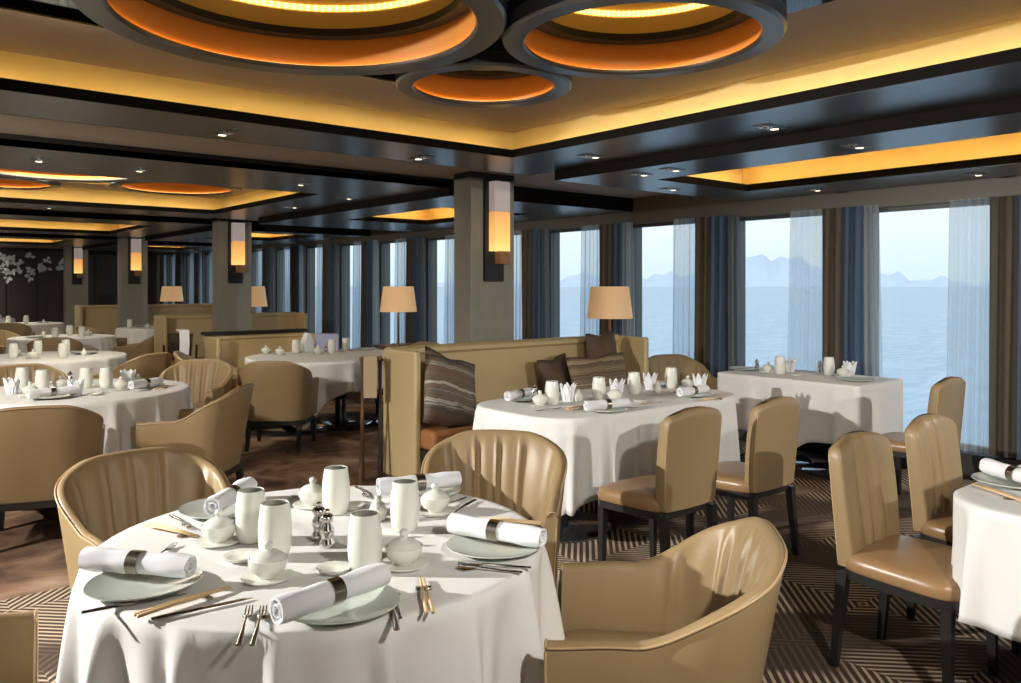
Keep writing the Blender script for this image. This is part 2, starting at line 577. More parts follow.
ORD = ['first', 'second', 'third', 'fourth', 'fifth', 'sixth', 'seventh', 'eighth', 'ninth', 'tenth', 'eleventh', 'twelfth',
       'thirteenth', 'fourteenth', 'fifteenth', 'sixteenth', 'seventeenth', 'eighteenth', 'nineteenth', 'twentieth']
for k, p in enumerate(piers[5:]):
    zt = win_top(p) + .012
    ct = thing('window_curtain', '%s brown and navy drape from the right end of the window wall' % ORD[k], 'curtain',
               (XW - .10, p + .17, 0), 0, 'opaque drapes on the window piers')
    for (a, c, m, nm, fo) in ((p + .15, p + .35, M_DRAPE, 'brown_panel', 2), (p - .02, p + .16, M_DRAPE_B, 'navy_panel', 2)):
        o = curtain_mesh(nm, a - p - .17, c - p - .17, 0.0, .215, zt, fo, .022, m, 0, k * 3)
        o.parent = ct
    sh = curtain_mesh('sheer_curtain', p + .34, p + .66, XW - .085, .215, zt, 5, .022, M_SHEER, -0.10, k * 5 + 1)
    tag(sh, 'pale sheer curtain on the far side of the %s drape from the right end' % ORD[k], 'curtain', 'wide sheer curtains')
    s2 = curtain_mesh('sheer_curtain', p - .15, p - .01, XW - .085, .215, zt, 3, .020, M_SHEER if k % 2 else M_SHEER2, 0.35, k * 7 + 2)
    tag(s2, 'narrow sheer curtain on the near side of the %s drape from the right end' % ORD[k], 'curtain', 'narrow sheer curtains')

# ------------------------------------------------------------------ ceiling
GAPS = [(4.95, 6.05), (10.75, 11.85), (15.9, 17.0), (20.8, 21.9)]
BAYS = [(-2.2, 4.95), (6.05, 10.75), (11.85, 15.9), (17.0, 20.8)]
OPEN = [(-1.2, 4.34), (7.25, 10.15), (12.7, 15.2), (17.8, 20.1)]
WOPEN = [(-1.2, 4.10), (7.0, 9.10), (12.3, 14.2), (17.6, 19.2)]
struct(MB().box(XL, XW + .1, YN, YB, 3.0, 3.04).build('ceiling', M_BLACK))
# taupe ceiling of the cross gaps
mb = MB()
for a, c in GAPS + [(YN, -2.2), (21.9, YB)]:
    mb.box(XL, XW, a, c, 2.48, 2.50)
mb.box(XL, -2.4, -2.2, 20.8, 2.48, 2.50)
struct(mb.build('ceiling_cross_panel', M_GAP))


def frame_boxes(mb, X0, X1, Y0, Y1, x0, x1, y0, y1, z0, z1):
    mb.box(X0, X1, Y0, y0, z0, z1); mb.box(X0, X1, y1, Y1, z0, z1)
    mb.box(X0, x0, y0, y1, z0, z1); mb.box(x1, X1, y0, y1, z0, z1)


XO0, XO1, XS1 = -1.7, 3.64, 4.34
RINGS_MAIN = [(1.42, 3.01, .826, .70), (2.675, 2.32, .600, .50), (2.65, 3.39, .468, .37)]
for b, ((a, c), (oa, oc), (wa, wc)) in enumerate(zip(BAYS, OPEN, WOPEN)):
    # soffit of the main tray and its lip
    mb = MB()
    frame_boxes(mb, -2.4, XS1, a, c, XO0, XO1, oa, oc, 2.40, 2.445)
    s = struct(mb.build('ceiling_soffit', M_SOFFIT))
    mb = MB()
    mb.box(-2.4, XS1, a, a + .01, 2.40, 2.50); mb.box(-2.4, XS1, c - .01, c, 2.40, 2.50)
    frame_boxes(mb, XO0, XO1, oa, oc, XO0 + .006, XO1 - .006, oa + .006, oc - .006, 2.401, 2.452)
    frame_boxes(mb, XO0 - .015, XO1 + .015, oa - .015, oc + .015, XO0 + .006, XO1 - .006, oa + .006, oc - .006, 2.4525, 2.455)  # unseen cap added over the LEDs, blocks their reflection in the mirror
    mb.build('soffit_edge', M_FASCIA, s)
    # golden cove wall
    mb = MB()
    frame_boxes(mb, XO0 - .2, XO1 + .2, oa - .2, oc + .2, XO0 - .17, XO1 + .16, oa - .17, oc + .16, 2.446, 2.64)
    struct(mb.build('ceiling_cove', M_GOLD))
    # cove LEDs resting on the soffit behind the lip
    mb = MB()
    frame_boxes(mb, XO0 - .013, XO1 + .013, oa - .013, oc + .013, XO0 - .008, XO1 + .008, oa - .008, oc + .008, 2.446, 2.4515)
    mb.build('cove_light_strip', M_WARMLED, s)
    # window side box
    mb = MB()
    frame_boxes(mb, XS1, XW, a, c - .31, 4.91, 6.13, wa, wc, 2.33, 2.385)
    s2 = struct(mb.build('ceiling_soffit', M_SOFFIT))
    mb = MB()
    mb.box(XS1 - .01, XS1, a, c - .31, 2.33, 2.50); mb.box(XS1, XW, c - .32, c - .309, 2.331, 2.50); mb.box(XS1, XW, a - .001, a + .01, 2.331, 2.50)
    frame_boxes(mb, 4.90, 6.14, wa - .01, wc + .01, 4.916, 6.124, wa + .006, wc - .006, 2.331, 2.390)
    mb.build('soffit_edge', M_FASCIA, s2)
    mb = MB()
    frame_boxes(mb, 4.70, 6.36, wa - .2, wc + .2, 4.73, 6.30, wa - .17, wc + .16, 2.386, 2.56)
    mb.box(4.70, 6.36, wa - .2, wc + .2, 2.56, 2.58)
    struct(mb.build('ceiling_cove', M_GOLD))
    mb = MB()
    frame_boxes(mb, 4.91 - .024, 6.13 + .024, wa - .024, wc + .024, 4.91 - .018, 6.13 + .018, wa - .018, wc + .018, 2.386, 2.3905)
    mb.build('cove_light_strip', M_WARMLED, s2)
    if b == 0:
        struct(MB().box(XS1, XW, c - .31, c, 2.48, 2.50).build('ceiling_cross_panel', M_GAP))
    else:
        MB().box(XS1, XW, c - .31, c, 2.48, 2.50).build('cross_panel', M_GAP, s2)

# raised beige and mirror fields with round holes for the rings
RING_SETS = []


def fields(b, oa, oc, mx1, my1, rings_, cell=.045):
    X0, X1, Y0, Y1 = XO0 - .2, XO1 + .2, oa - .2, oc + .2
    mbeige, mmir = MB(), MB()
    xs = [X0]
    while xs[-1] < X1 - 1e-6:
        xs.append(min(X1, xs[-1] + cell))
    ys = [Y0]
    while ys[-1] < Y1 - 1e-6:
        ys.append(min(Y1, ys[-1] + cell))

    def hole(x, y):
        return any((x - rx) ** 2 + (y - ry) ** 2 < ((ro + ri) / 2) ** 2 for rx, ry, ro, ri in rings_)
    for i in range(len(xs) - 1):
        run = None
        for j in range(len(ys) - 1):
            cx, cy = (xs[i] + xs[i + 1]) / 2, (ys[j] + ys[j + 1]) / 2
            kind = None if hole(cx, cy) else ('m' if (XO0 + .5 < cx < mx1 and oa + .5 < cy < my1) else 'b')
            if run and run[0] != kind:
                if run[0]:
                    (mmir if run[0] == 'm' else mbeige).add([(xs[i], run[1], 2.62), (xs[i + 1], run[1], 2.62), (xs[i + 1], ys[j], 2.62), (xs[i], ys[j], 2.62)], [(0, 3, 2, 1)])
                run = None
            if run is None:
                run = (kind, ys[j])
        if run and run[0]:
            (mmir if run[0] == 'm' else mbeige).add([(xs[i], run[1], 2.62), (xs[i + 1], run[1], 2.62), (xs[i + 1], Y1, 2.62), (xs[i], Y1, 2.62)], [(0, 3, 2, 1)])
    struct(mbeige.build('ceiling_field', M_BEIGE))
    struct(mmir.build('ceiling_mirror', M_MIRROR))


def ring_light(x, y, ro, ri, label, group):
    t = thing('ring_light', label, 'ceiling light', (x, y, 2.55), 0, group)
    n = 64

    def rg(r, z):
        return [(r * cos(2 * pi * i / n), r * sin(2 * pi * i / n), z) for i in range(n)]
    # bronze hoop: outside wall, bottom face, inner return
    mb = MB(); mb.loops([rg(ri + .04, .40), rg(ri + .06, .40), rg(ri + .06, .26), rg(ro, .26), rg(ro, .012), rg(ro - .012, 0), rg(ri + .01, 0), rg(ri + .002, .008), rg(ri + .002, .02), rg(ri + .02, .02), rg(ri + .02, .012), rg(ro - .02, .02), rg(ri + .04, .26), rg(ri + .04, .40)], False, False)
    mb.build('hoop', M_BRONZE, t, True, 40)
    mb = MB(); mb.loops([rg(ri + .022, .015), rg(ri + .022, .155)], False, False)
    mb.build('amber_wall', M_ORANGE, t, True)
    mb = MB(); mb.loops([rg(ri + .03, .150), rg(ri - .045, .150), rg(ri - .045, .185), rg(ri + .03, .185)], False, False)
    mb.build('black_lip', M_BLACK, t, True, 40)
    mb = MB(); mb.loops([rg(ri + .022, .180), rg(ri + .022, .395)], False, False)
    mb.build('gold_wall', M_GOLD, t, True)
    # LED band on top of the gold wall, and the LED tape behind the lower edge
    mb = MB(); mb.loops([rg(ri + .018, .290), rg(ri + .012, .315)], False, False)
    mb.build('led_band', M_LEDS, t, True)
    mb = MB(); mb.loops([rg(ri + .020, .022), rg(ri + .008, .022)], False, False)
    mb.build('led_tape', M_AMBERLED, t, True)
    mb = MB(); mb.add(rg(ri + .03, .396), [tuple(range(n))])
    mb.build('top_disc', M_BLACK, t)
    return t


M_AMBERLED = mat('amber_led', (1, .5, .1), .5, emit=((1.0, 0.55, 0.18), 7))
fields(0, OPEN[0][0], OPEN[0][1], 3.0, 3.82, RINGS_MAIN)
ring_light(*RINGS_MAIN[0], 'largest of the three bronze ring lights over the near round table', 'ring lights over the near tables')
ring_light(*RINGS_MAIN[1], 'middle-sized bronze ring light right of the largest one', 'ring lights over the near tables')
ring_light(*RINGS_MAIN[2], 'smallest bronze ring light, in front of the near tray corner', 'ring lights over the near tables')
R2 = [(1.55, 8.35, .80, .68), (2.85, 9.05, .66, .55), (2.65, 7.85, .50, .41), (1.3, 9.75, .55, .45)]
fields(1, OPEN[1][0], OPEN[1][1], 3.1, 9.75, R2, .06)
for q, lb in zip(R2, ('large ring light of the second ceiling tray, left of the other rings', 'wide ring light of the second ceiling tray, nearest the column',
                      'small ring light on the near side of the second ceiling tray', 'small ring light on the far left side of the second ceiling tray')):
    ring_light(*q, lb, 'ring lights of the second tray')
R3 = [(1.9, 13.7, .75, .63), (3.0, 14.3, .5, .4)]
fields(2, OPEN[2][0], OPEN[2][1], 3.2, 14.8, R3, .07)
for q, lb in zip(R3, ('larger ring light of the third ceiling tray', 'smaller ring light of the third ceiling tray')):
    ring_light(*q, lb, 'ring lights of the third tray')
fields(3, OPEN[3][0], OPEN[3][1], 3.2, 19.7, [], .3)


# downlights: (pixel x, pixel y, ceiling height)
def make_downlight():
    t = thing('downlight', '', 'downlight', (0, 0, 0), 0, 'recessed downlights')
    mb = MB(); mb.box(-.095, .095, -.05, .05, -.004, 0.0)
    mb.build('trim_plate', mat('downlight_trim', (.20, .2, .2), .3, metal=.8), t, bevel=.002)
    for s in (-1, 1):
        mb = MB(); mb.lathe([(.036, -.004), (.036, -.010), (.030, -.010), (.026, -.005)], 16, (s * .045, 0, 0))
        mb.build('lamp_ring', M_CHROME, t, True, 40)
    mb = MB(); mb.lathe([(.024, -.0045), (.022, -.008), (.001, -.009)], 16, (.045, 0, 0))
    mb.build('lit_lamp', mat('downlight_glow', (1, .9, .75), .4, emit=((1, .78, .5), 5)), t, True)
    return t


DL = Kind(make_downlight)
for px, py, z, nm in ((225, 133, 2.40, 'twin downlight nearest the left edge in the near soffit'),
                      (422, 157.5, 2.40, 'twin downlight in the near soffit just left of the big column'),
                      (591, 156, 2.40, 'twin downlight in the soffit just right of the big column'),
                      (770, 127, 2.40, 'largest looking downlight, in the soffit beside the near tray'),
                      (672, 169.5, 2.33, 'twin downlight at the tip of the window side light tray'),
                      (640, 174, 2.33, 'unlit looking downlight left of the window side tray tip'),
                      (670, 189, 2.33, 'small downlight between the tray tip and the window header'),
                      (856, 146, 2.33, 'downlight on the inner side of the window side tray'),
                      (815, 189.5, 2.33, 'small downlight between the window side tray and the windows'),
                      (976, 174, 2.33, 'downlight nearest the right edge above the windows'),
                      (40, 160, 2.40, 'dark downlight at the left edge before the second tray'),
                      (141, 170, 2.40, 'twin downlight before the second tray, above its small rings'),
                      (303, 184, 2.40, 'twin downlight at the near corner of the second tray'),
                      (345, 198, 2.40, 'dark downlight between the second tray and the big column'),
                      (291, 207, 2.40, 'small downlight beside the second tray opening'),
                      (50, 207.5, 2.40, 'faint downlight between the second and third trays'),
                      (133, 230, 2.40, 'bright small downlight over the third column')):
    p = ray_point(px, py, z)
    DL.put(nm, (p.x, p.y, z), 0.0 if p.x > 3.5 else pi / 2)


# ------------------------------------------------------------------ columns and sconces
def make_sconce():
    t = thing('wall_sconce', '', 'wall light', (0, 0, 0), 0, 'amber column sconces')
    MB().box(-.12, .085, -.035, 0, 1.54, 2.42).build('back_plate', M_BLACK, t, bevel=.003)
    MB().box(-.085, .085, -.12, -.035, 2.14, 2.40).build('upper_shade', mat('frosted_shade', (.52, .45, .43), .5, emit=((.75, .62, .58), .25)), t, bevel=.004)
    m = bpy.data.materials.new('amber_glass'); m.use_nodes = True
    nt = m.node_tree; b = nt.nodes['Principled BSDF']
    b.inputs['Base Color'].default_value = (.8, .5, .2, 1); b.inputs['Roughness'].default_value = .4
    tc = nt.nodes.new('ShaderNodeTexCoord'); sep = nt.nodes.new('ShaderNodeSeparateXYZ'); nt.links.new(tc.outputs['Object'], sep.inputs[0])
    r = nt.nodes.new('ShaderNodeValToRGB')
    r.color_ramp.elements[0].position = 0; r.color_ramp.elements[0].color = (1, .72, .22, 1)
    r.color_ramp.elements[1].position = 1; r.color_ramp.elements[1].color = (.62, .27, .08, 1)
    e4 = r.color_ramp.elements.new(.3); e4.color = (1, .50, .12, 1)
    nt.links.new(math_node(nt, 'DIVIDE', math_node(nt, 'SUBTRACT', sep.outputs[2], 1.80), .34), r.inputs[0])
    nt.links.new(r.outputs[0], b.inputs['Emission Color']); b.inputs['Emission Strength'].default_value = .95
    MB().box(-.085, .085, -.12, -.035, 1.80, 2.137).build('amber_shade', m, t, bevel=.004)
    MB().box(-.02, .085, -.12, -.035, 1.69, 1.80).build('wood_block', mat('sconce_wood', (.34, .16, .07), .5), t, bevel=.003)
    return t


SCN = Kind(make_sconce)
COLS = [(5.49, 'big near column'), (11.4, 'second column'), (16.5, 'third column'), (21.3, 'fourth column, by the flower wall')]
for k, (yc, nm) in enumerate(COLS):
    c = struct(MB().box(4.15, 4.63, yc, yc + .25, 0, 2.43).build('column', M_COLUMN, bevel=.006))
    MB().box(4.15, 4.63, yc, yc + .25, 2.43, 2.482).build('column_capital', M_BLACK, c)
    MB().box(4.14, 4.64, yc - .01, yc + .26, 0, .12).build('column_base', M_BLACK, c)
    SCN.put('tall amber sconce on the %s' % nm, (4.40, yc, 0), 0)


# ------------------------------------------------------------------ wall flowers on the end wall
def flower(x, z, s, sd, label):
    rr = random.Random(sd)
    mb = MB()
    for k in range(int(5 * s / .3)):
        cx, cz = x + rr.uniform(-.42, .42) * s, z + rr.uniform(-.9, .9) * s
        for q in range(5):
            a = rr.random() * 6.28; L_ = rr.uniform(.09, .15)
            dx, dz = cos(a) * L_, sin(a) * L_
            nx, nz = -sin(a) * .045, cos(a) * .045
            yy = YB - .03
            mb.add([(cx, yy, cz), (cx + dx * .5 + nx, yy - .05, cz + dz * .5 + nz), (cx + dx, yy - .03, cz + dz), (cx + dx * .5 - nx, yy - .05, cz + dz * .5 - nz),
                    (cx + dx * .5, yy + .03, cz + dz * .5)],
                   [(0, 1, 2, 3), (0, 4, 1), (1, 4, 2), (2, 4, 3), (3, 4, 0)])
    o = mb.build('wall_flower', mat('white_petals', (.85, .88, .85), .6), None)
    tag(o, label, 'wall ornament', 'white flower ornaments')


for i, (px, y0, y1, lb) in enumerate(((3, 252, 270, 'white flower cluster cut by the left edge on the dark end wall'), (15, 254, 272, 'white flower cluster second from the left edge, upper row'),
                                      (8, 270, 284, 'lowest white flower cluster on the dark end wall'), (31, 264, 278, 'white flower cluster hanging lower in the middle of the end wall'),
                                      (43, 252, 270, 'tall white flower cluster right of the low middle one'), (60, 255, 271, 'white flower cluster nearest the fourth column'),
                                      (29, 256, 261, 'tiny white flower above the middle cluster'))):
    t_ = (px - 510.5) / FPX
    d_ = YB / (CA - SA * t_)
    xx = SA * d_ + CA * t_ * d_
    z1_, z0_ = EYE + (HOR - y0) * d_ / FPX, EYE + (HOR - y1) * d_ / FPX
    flower(xx, (z0_ + z1_) / 2, (z1_ - z0_) / 1.9, i, lb)


# ------------------------------------------------------------------ tables and cloths
def outline(kind, hx, hy, rc, n=160):
    """closed plan outline with outward normals; rounded rectangle (circle when hx=hy=rc)"""
    segs = []
    hx_, hy_ = hx - rc, hy - rc
    per = 4 * (hx_ + hy_) + 2 * pi * rc
    for i in range(n):
        s = per * i / n
        parts = [(2 * hy_, 0), (pi * rc / 2, 1), (2 * hx_, 2), (pi * rc / 2, 3), (2 * hy_, 4), (pi * rc / 2, 5), (2 * hx_, 6), (pi * rc / 2, 7)]
        for L_, idx in parts:
            if s <= L_ or idx == 7:
                break
            s -= L_
        f = s / L_ if L_ > 1e-9 else 0
        if idx == 0: p, nrm = (hx, -hy_ + s), (1, 0)
        elif idx == 1: a = f * pi / 2; p, nrm = (hx_ + rc * cos(a), hy_ + rc * sin(a)), (cos(a), sin(a))
        elif idx == 2: p, nrm = (hx_ - s, hy), (0, 1)
        elif idx == 3: a = pi / 2 + f * pi / 2; p, nrm = (-hx_ + rc * cos(a), hy_ + rc * sin(a)), (cos(a), sin(a))
        elif idx == 4: p, nrm = (-hx, hy_ - s), (-1, 0)
        elif idx == 5: a = pi + f * pi / 2; p, nrm = (-hx_ + rc * cos(a), -hy_ + rc * sin(a)), (cos(a), sin(a))
        elif idx == 6: p, nrm = (-hx_ + s, -hy), (0, -1)
        else: a = 1.5 * pi + f * pi / 2; p, nrm = (hx_ + rc * cos(a), -hy_ + rc * sin(a)), (cos(a), sin(a))
        segs.append((p, nrm, 2 * pi * i / n))
    return segs


TOPZ = 0.755


def cloth(name, label, loc, rz, hx, hy, rc, hem, folds, amp, corner=0.0, cang=0.0, seed=0, n=240, m=None, group='white tablecloths'):
    rr = random.Random(seed)
    segs = outline('', hx, hy, rc, n)
    ph = [rr.random() * 6.28 for _ in range(6)]
    rings = []
    for sc in (0.35, 0.7, 0.9, 0.975):
        rings.append([(p[0] * sc, p[1] * sc, TOPZ) for p, nn, a in segs])
    rings.append([(p[0] + nn[0] * .004, p[1] + nn[1] * .004, TOPZ - .001) for p, nn, a in segs])
    rings.append([(p[0] + nn[0] * .011, p[1] + nn[1] * .011, TOPZ - .006) for p, nn, a in segs])
    nz = 14
    for j in range(1, nz + 1):
        v = j / nz
        ring = []
        for p, nn, a in segs:
            fold = sin(folds * a + ph[0] + 1.1 * sin(2 * a + ph[1]))
            f2 = sin(folds * 1.73 * a + ph[2] + .8 * sin(3 * a + ph[3]))
            # sharp outward ridges with broad valleys
            k = (max(0, fold) ** 2.6) * 1.5 - .25 + .35 * f2
            g = v ** .65 * amp * k
            c4 = (.5 + .5 * cos(4 * (a - cang))) ** 3
            z_end = hem - corner * c4 + .012 * f2 * amp / .04
            off = .012 + g + .03 * v * c4
            z = TOPZ - .006 + (z_end - TOPZ) * v
            tx, ty = -nn[1], nn[0]
            sl = v * amp * .6 * cos(folds * a + ph[0])
            ring.append((p[0] + nn[0] * off + tx * sl, p[1] + nn[1] * off + ty * sl, max(z, .02)))
        rings.append(ring)
    mb = MB(); mb.loops(rings, True, False)
    o = mb.build(name, m or M_CLOTH, None, True)
    me = o.data
    o.location = loc; o.rotation_euler = (0, 0, rz)
    md = o.modifiers.new('thick', 'SOLIDIFY'); md.thickness = .003; md.offset = -1
    return tag(o, label, 'tablecloth', group)


def table(label, x, y, rz, hx, hy, rc, bases, disc=.36, legr=.05, square=False):
    t = thing('dining_table', label, 'table', (x, y, 0), rz, 'dining tables')
    ol = outline('', hx - .004, hy - .004, max(rc - .004, .01), 96)
    mb = MB(); mb.loops([[(p[0], p[1], z) for p, nn, a in ol] for z in (.722, .748)])
    mb.build('tabletop', M_BROWNWOOD, t)
    for bx, by in bases:
        mb = MB()
        if square:
            mb.box(bx - legr, bx + legr, by - legr, by + legr, .02, .722)
        else:
            mb.lathe([(legr * 1.6, .022), (legr, .08), (legr, .68), (legr * 2.4, .722)], 24, (bx, by, 0))
        mb.build('pedestal', M_DARKWOOD, t, not square, 40)
        mb = MB(); mb.lathe([(disc, 0), (disc, .012), (disc - .01, .018), (.02, .022)], 48, (bx, by, 0))
        mb.build('base_disc', M_STEELDISC, t, True, 40)
    return t


# ------------------------------------------------------------------ chairs (front = +Y)
def rounded_section(w, t, n=28, e=.35):
    pts = []
    for i in range(n):
        a = 2 * pi * i / n
        c_, s_ = cos(a), sin(a)
        pts.append((w / 2 * (abs(c_) ** e) * (1 if c_ >= 0 else -1), t / 2 * (abs(s_) ** e) * (1 if s_ >= 0 else -1)))
    return pts


def back_section(w, t, nf=44, rc=.016):
    """closed section with evenly spaced points on the front (+y) and back"""
    pts = []
    hw, ht = w / 2, t / 2
    rc = min(rc, ht * .95)
    for i in range(nf + 1):
        pts.append((hw - rc - (2 * (hw - rc)) * i / nf, ht))
    for i in range(1, 5):
        a = pi / 2 + pi / 2 * i / 5
        pts.append((-hw + rc + rc * cos(a), ht - rc + rc * sin(a)))
    for i in range(5):
        a = pi + pi / 2 * i / 5
        pts.append((-hw + rc + rc * cos(a), -ht + rc + rc * sin(a)))
    for i in range(11):
        pts.append((-hw + rc + (2 * (hw - rc)) * i / 10, -ht))
    for i in range(1, 5):
        a = 1.5 * pi + pi / 2 * i / 5
        pts.append((hw - rc + rc * cos(a), -ht + rc + rc * sin(a)))
    for i in range(5):
        a = pi / 2 * i / 5
        pts.append((hw - rc + rc * cos(a), ht - rc + rc * sin(a)))
    return pts


def make_side_chair():
    t = thing('side_chair', '', 'chair', (0, 0, 0), 0, 'armless leather dining chairs')
    # backrest: origin at the seat centre, back at y = -.2
    mb = MB(); rings = []
    nr, nsec = 26, 72
    for j in range(nr + 1):
        v = j / nr
        z = .405 + .495 * v
        w = .40 + .035 * sin(v * pi * .8)
        th = .075 - .015 * v
        lean = -.045 * v ** 1.3
        if v > .86:
            q = (v - .86) / .14
            w *= (1 - .05 * q ** 2.4)
            th *= sqrt(max(.03, 1 - q ** 4 * .8))
        ring = []
        for (sx, sy) in back_section(w, th):
            u = sx / (w / 2)
            zz = z + (.0 if v < .8 else -.035 * u * u * sstep(.8, 1, v))
            yy = sy - .195 + lean + .018 * u * u
            if sy > th * .49:       # front face pleats: three soft vertical gathers
                fade = sstep(0, .25, v) * (1 - .25 * v)
                for c_, wd, dp in ((-.05, .055, .020), (.34, .05, .016), (-.45, .05, .006)):
                    yy -= dp * fade * math.exp(-((u - c_ - .12 * (v - .5)) / wd) ** 2)
                yy += .016 * fade * (math.exp(-((u - .14) / .13) ** 2) + math.exp(-((u + .3) / .2) ** 2) + .8 * math.exp(-((u - .62) / .2) ** 2))
            ring.append((sx, yy, zz))
        rings.append(ring)
    mb.loops(rings)
    mb.build('backrest', M_LEATHER, t, True, 70)
    # welting down the side edges of the back
    for s in (-1, 1):
        pts, _r = [], []
        for j in range(13):
            v = j / 12 * .86
            w = .40 + .035 * sin(v * pi * .8)
            pts.append((s * (w / 2 - .004), -.195 - .045 * v ** 1.3 - (.075 - .015 * v) / 2 + .014 + .01, .41 + .495 * v))
        MB().tube(pts, .0035, 6).build('piping', M_PIPE, t, True)
    # seat cushion: wider at the front with a domed top
    mb = MB(); rings = []
    for z, k in ((.395, .965), (.405, .995), (.43, 1.0), (.448, .985), (.460, .93), (.466, .80), (.470, .5)):
        ring = []
        for (sx, sy) in rounded_section(1, 1, 48, .34):
            yy = sy * .45 * k
            ww = .44 + .05 * (sy + .5)
            ring.append((sx * ww * k, yy + .02 + (.018 * (1 - (2 * sx) ** 2) if sy > 0 else 0) * k, z - .010 * (sy + .5)))
        rings.append(ring)
    mb.loops(rings); mb.build('seat', M_LEATHER_SEAT, t, True, 70)
    mb = MB(); rings = []
    for z in (.362, .398):
        rings.append([(sx * (.43 + .05 * (sy + .5)), sy * .44 + .02 + (.018 * (1 - (2 * sx) ** 2) if sy > 0 else 0), z - .008 * (sy + .5)) for (sx, sy) in rounded_section(1, 1, 48, .3)])
    mb.loops(rings); mb.build('seat_frame', M_DARKWOOD, t, True, 40)
    for sx in (-1, 1):
        MB().leg(sx * .205, .205, sx * .200, .200, 0, .37, .013, .020).build('leg', M_DARKWOOD, t)
        MB().leg(sx * .195, -.225, sx * .190, -.190, 0, .38, .013, .021).build('leg', M_DARKWOOD, t)
    return t


def arm_path(n=96, w=.284, d=.262, straight=.25):
    """plan of the tub shell from the front of the right arm round the back to the front of the left arm"""
    pts = []
    dense = []
    for i in range(20):
        dense.append((w + .0 , straight * (1 - i / 20)))
    for i in range(81):
        a = pi * i / 80
        c_, s_ = cos(a), sin(a)
        dense.append((w * (abs(c_) ** .62) * (1 if c_ >= 0 else -1), -d * (s_ ** .62)))
    for i in range(1, 21):
        dense.append((-w, straight * i / 20))
    L_ = [0]
    for p, q in zip(dense[:-1], dense[1:]):
        L_.append(L_[-1] + math.hypot(q[0] - p[0], q[1] - p[1]))
    k = 0
    for i in range(n + 1):
        s = L_[-1] * i / n
        while k < len(L_) - 2 and L_[k + 1] < s:
            k += 1
        f = (s - L_[k]) / max(1e-9, L_[k + 1] - L_[k])
        pts.append((dense[k][0] + (dense[k + 1][0] - dense[k][0]) * f, dense[k][1] + (dense[k + 1][1] - dense[k][1]) * f, 2 * i / n - 1))
    return pts


def arm_height(q):
    q = abs(q)
    return .630 + .188 * (1 - sstep(.16, .70, q)) + .012 * (1 - min(1, q / .3) ** 2) - .012 * sstep(.75, 1, q)


def make_armchair():
    t = thing('armchair', '', 'armchair', (0, 0, 0), 0, 'pleated leather tub chairs')
    P_ = arm_path(220)
    n = len(P_)
    mb = MB(); rings = []
    rims = []
    for i, (x, y, q) in enumerate(P_):
        a, b_ = P_[max(0, i - 1)], P_[min(n - 1, i + 1)]
        tx, ty = b_[0] - a[0], b_[1] - a[1]
        L_ = math.hypot(tx, ty); tx /= L_; ty /= L_
        nx, ny = -ty, tx          # outward
        if nx * x + ny * (y - .1) < 0:
            nx, ny = -nx, -ny
        h = arm_height(q)
        th = .042
        back = 1 - sstep(.28, .62, abs(q))

        def lean(z):
            return (.03 + .06 * back) * ((z - .27) / .5)
        ring = []
        for z in (.27, .34, .45, .58 * .5 + h * .5 - .06, h - .022):
            ring.append((x + nx * lean(z), y + ny * lean(z), z))
        for a_ in (30, 60, 90, 120, 150):
            aa = radians(a_)
            z = h - .022 + .022 * sin(aa)
            off = lean(z) - th / 2 + th / 2 * cos(aa)
            ring.append((x + nx * off, y + ny * off, z))
        # inner side with gathers that are deepest under the rim
        zz = [h - .022 - (h - .022 - .40) * f for f in (0, .12, .25, .4, .55, .7, .85, 1.0)]
        for kk, z in enumerate(zz):
            f = kk / 7
            pl = 0
            act = (1 - sstep(.45, .85, abs(q)))
            ph = q * 30 + 3.0 * sin(q * 5 + .5) + .8 * f * sin(q * 9)
            s_ = sin(ph)
            pl = act * (.010 * s_ - .022 * max(0, sin(ph + .6)) ** 5) * (sstep(0, .10, f) * (1 - .55 * f))
            puff = .012 * sin(min(1, f * 1.0) * pi)
            off = lean(z) - th - puff + pl - .012 * f
            ring.append((x + nx * off, y + ny * off, z))
        rings.append(ring)
        rims.append((x + nx * (lean(h - .02) + .001), y + ny * (lean(h - .02) + .001), h - .010))
    mb.loops(rings, True, True, closed=True)
    mb.build('shell', M_LEATHER, t, True, 60)
    MB().tube(rims, .0045, 6).build('piping', M_PIPE, t, True)
    # front welts of the arms
    for ring in (rings[0], rings[-1]):
        pts = [(p[0], p[1] + .002, p[2]) for p in ring[:11]]
        MB().tube(pts, .004, 6).build('piping', M_PIPE, t, True)
    mb = MB(); rs = []
    for z, k in ((.30, .97), (.33, 1.0), (.405, 1.0), (.43, .975), (.443, .9), (.450, .6)):
        rs.append([(sx * .475 * k, (sy * .50 + .035) * k + .035 * (1 - k), z) for (sx, sy) in rounded_section(1, 1, 44, .4)])
    mb.loops(rs); mb.build('seat', M_LEATHER, t, True, 70)
    mb = MB(); rs = []
    for z in (.235, .275):
        rs.append([(sx * .57, sy * .54 - .005, z) for (sx, sy) in rounded_section(1, 1, 44, .42)])
    mb.loops(rs); mb.build('seat_frame', M_DARKWOOD, t, True, 40)
    for sx in (-1, 1):
        MB().leg(sx * .265, .235, sx * .255, .220, 0, .245, .014, .024).build('leg', M_DARKWOOD, t)
        MB().leg(sx * .235, -.250, sx * .225, -.215, 0, .245, .014, .024).build('leg', M_DARKWOOD, t)
    return t


SIDE = Kind(make_side_chair)
ARM = Kind(make_armchair)


def face(x, y, tx, ty):
    """rotation that turns +Y of the chair at (x,y) towards (tx,ty)"""
    return atan2(ty - y, tx - x) - pi / 2


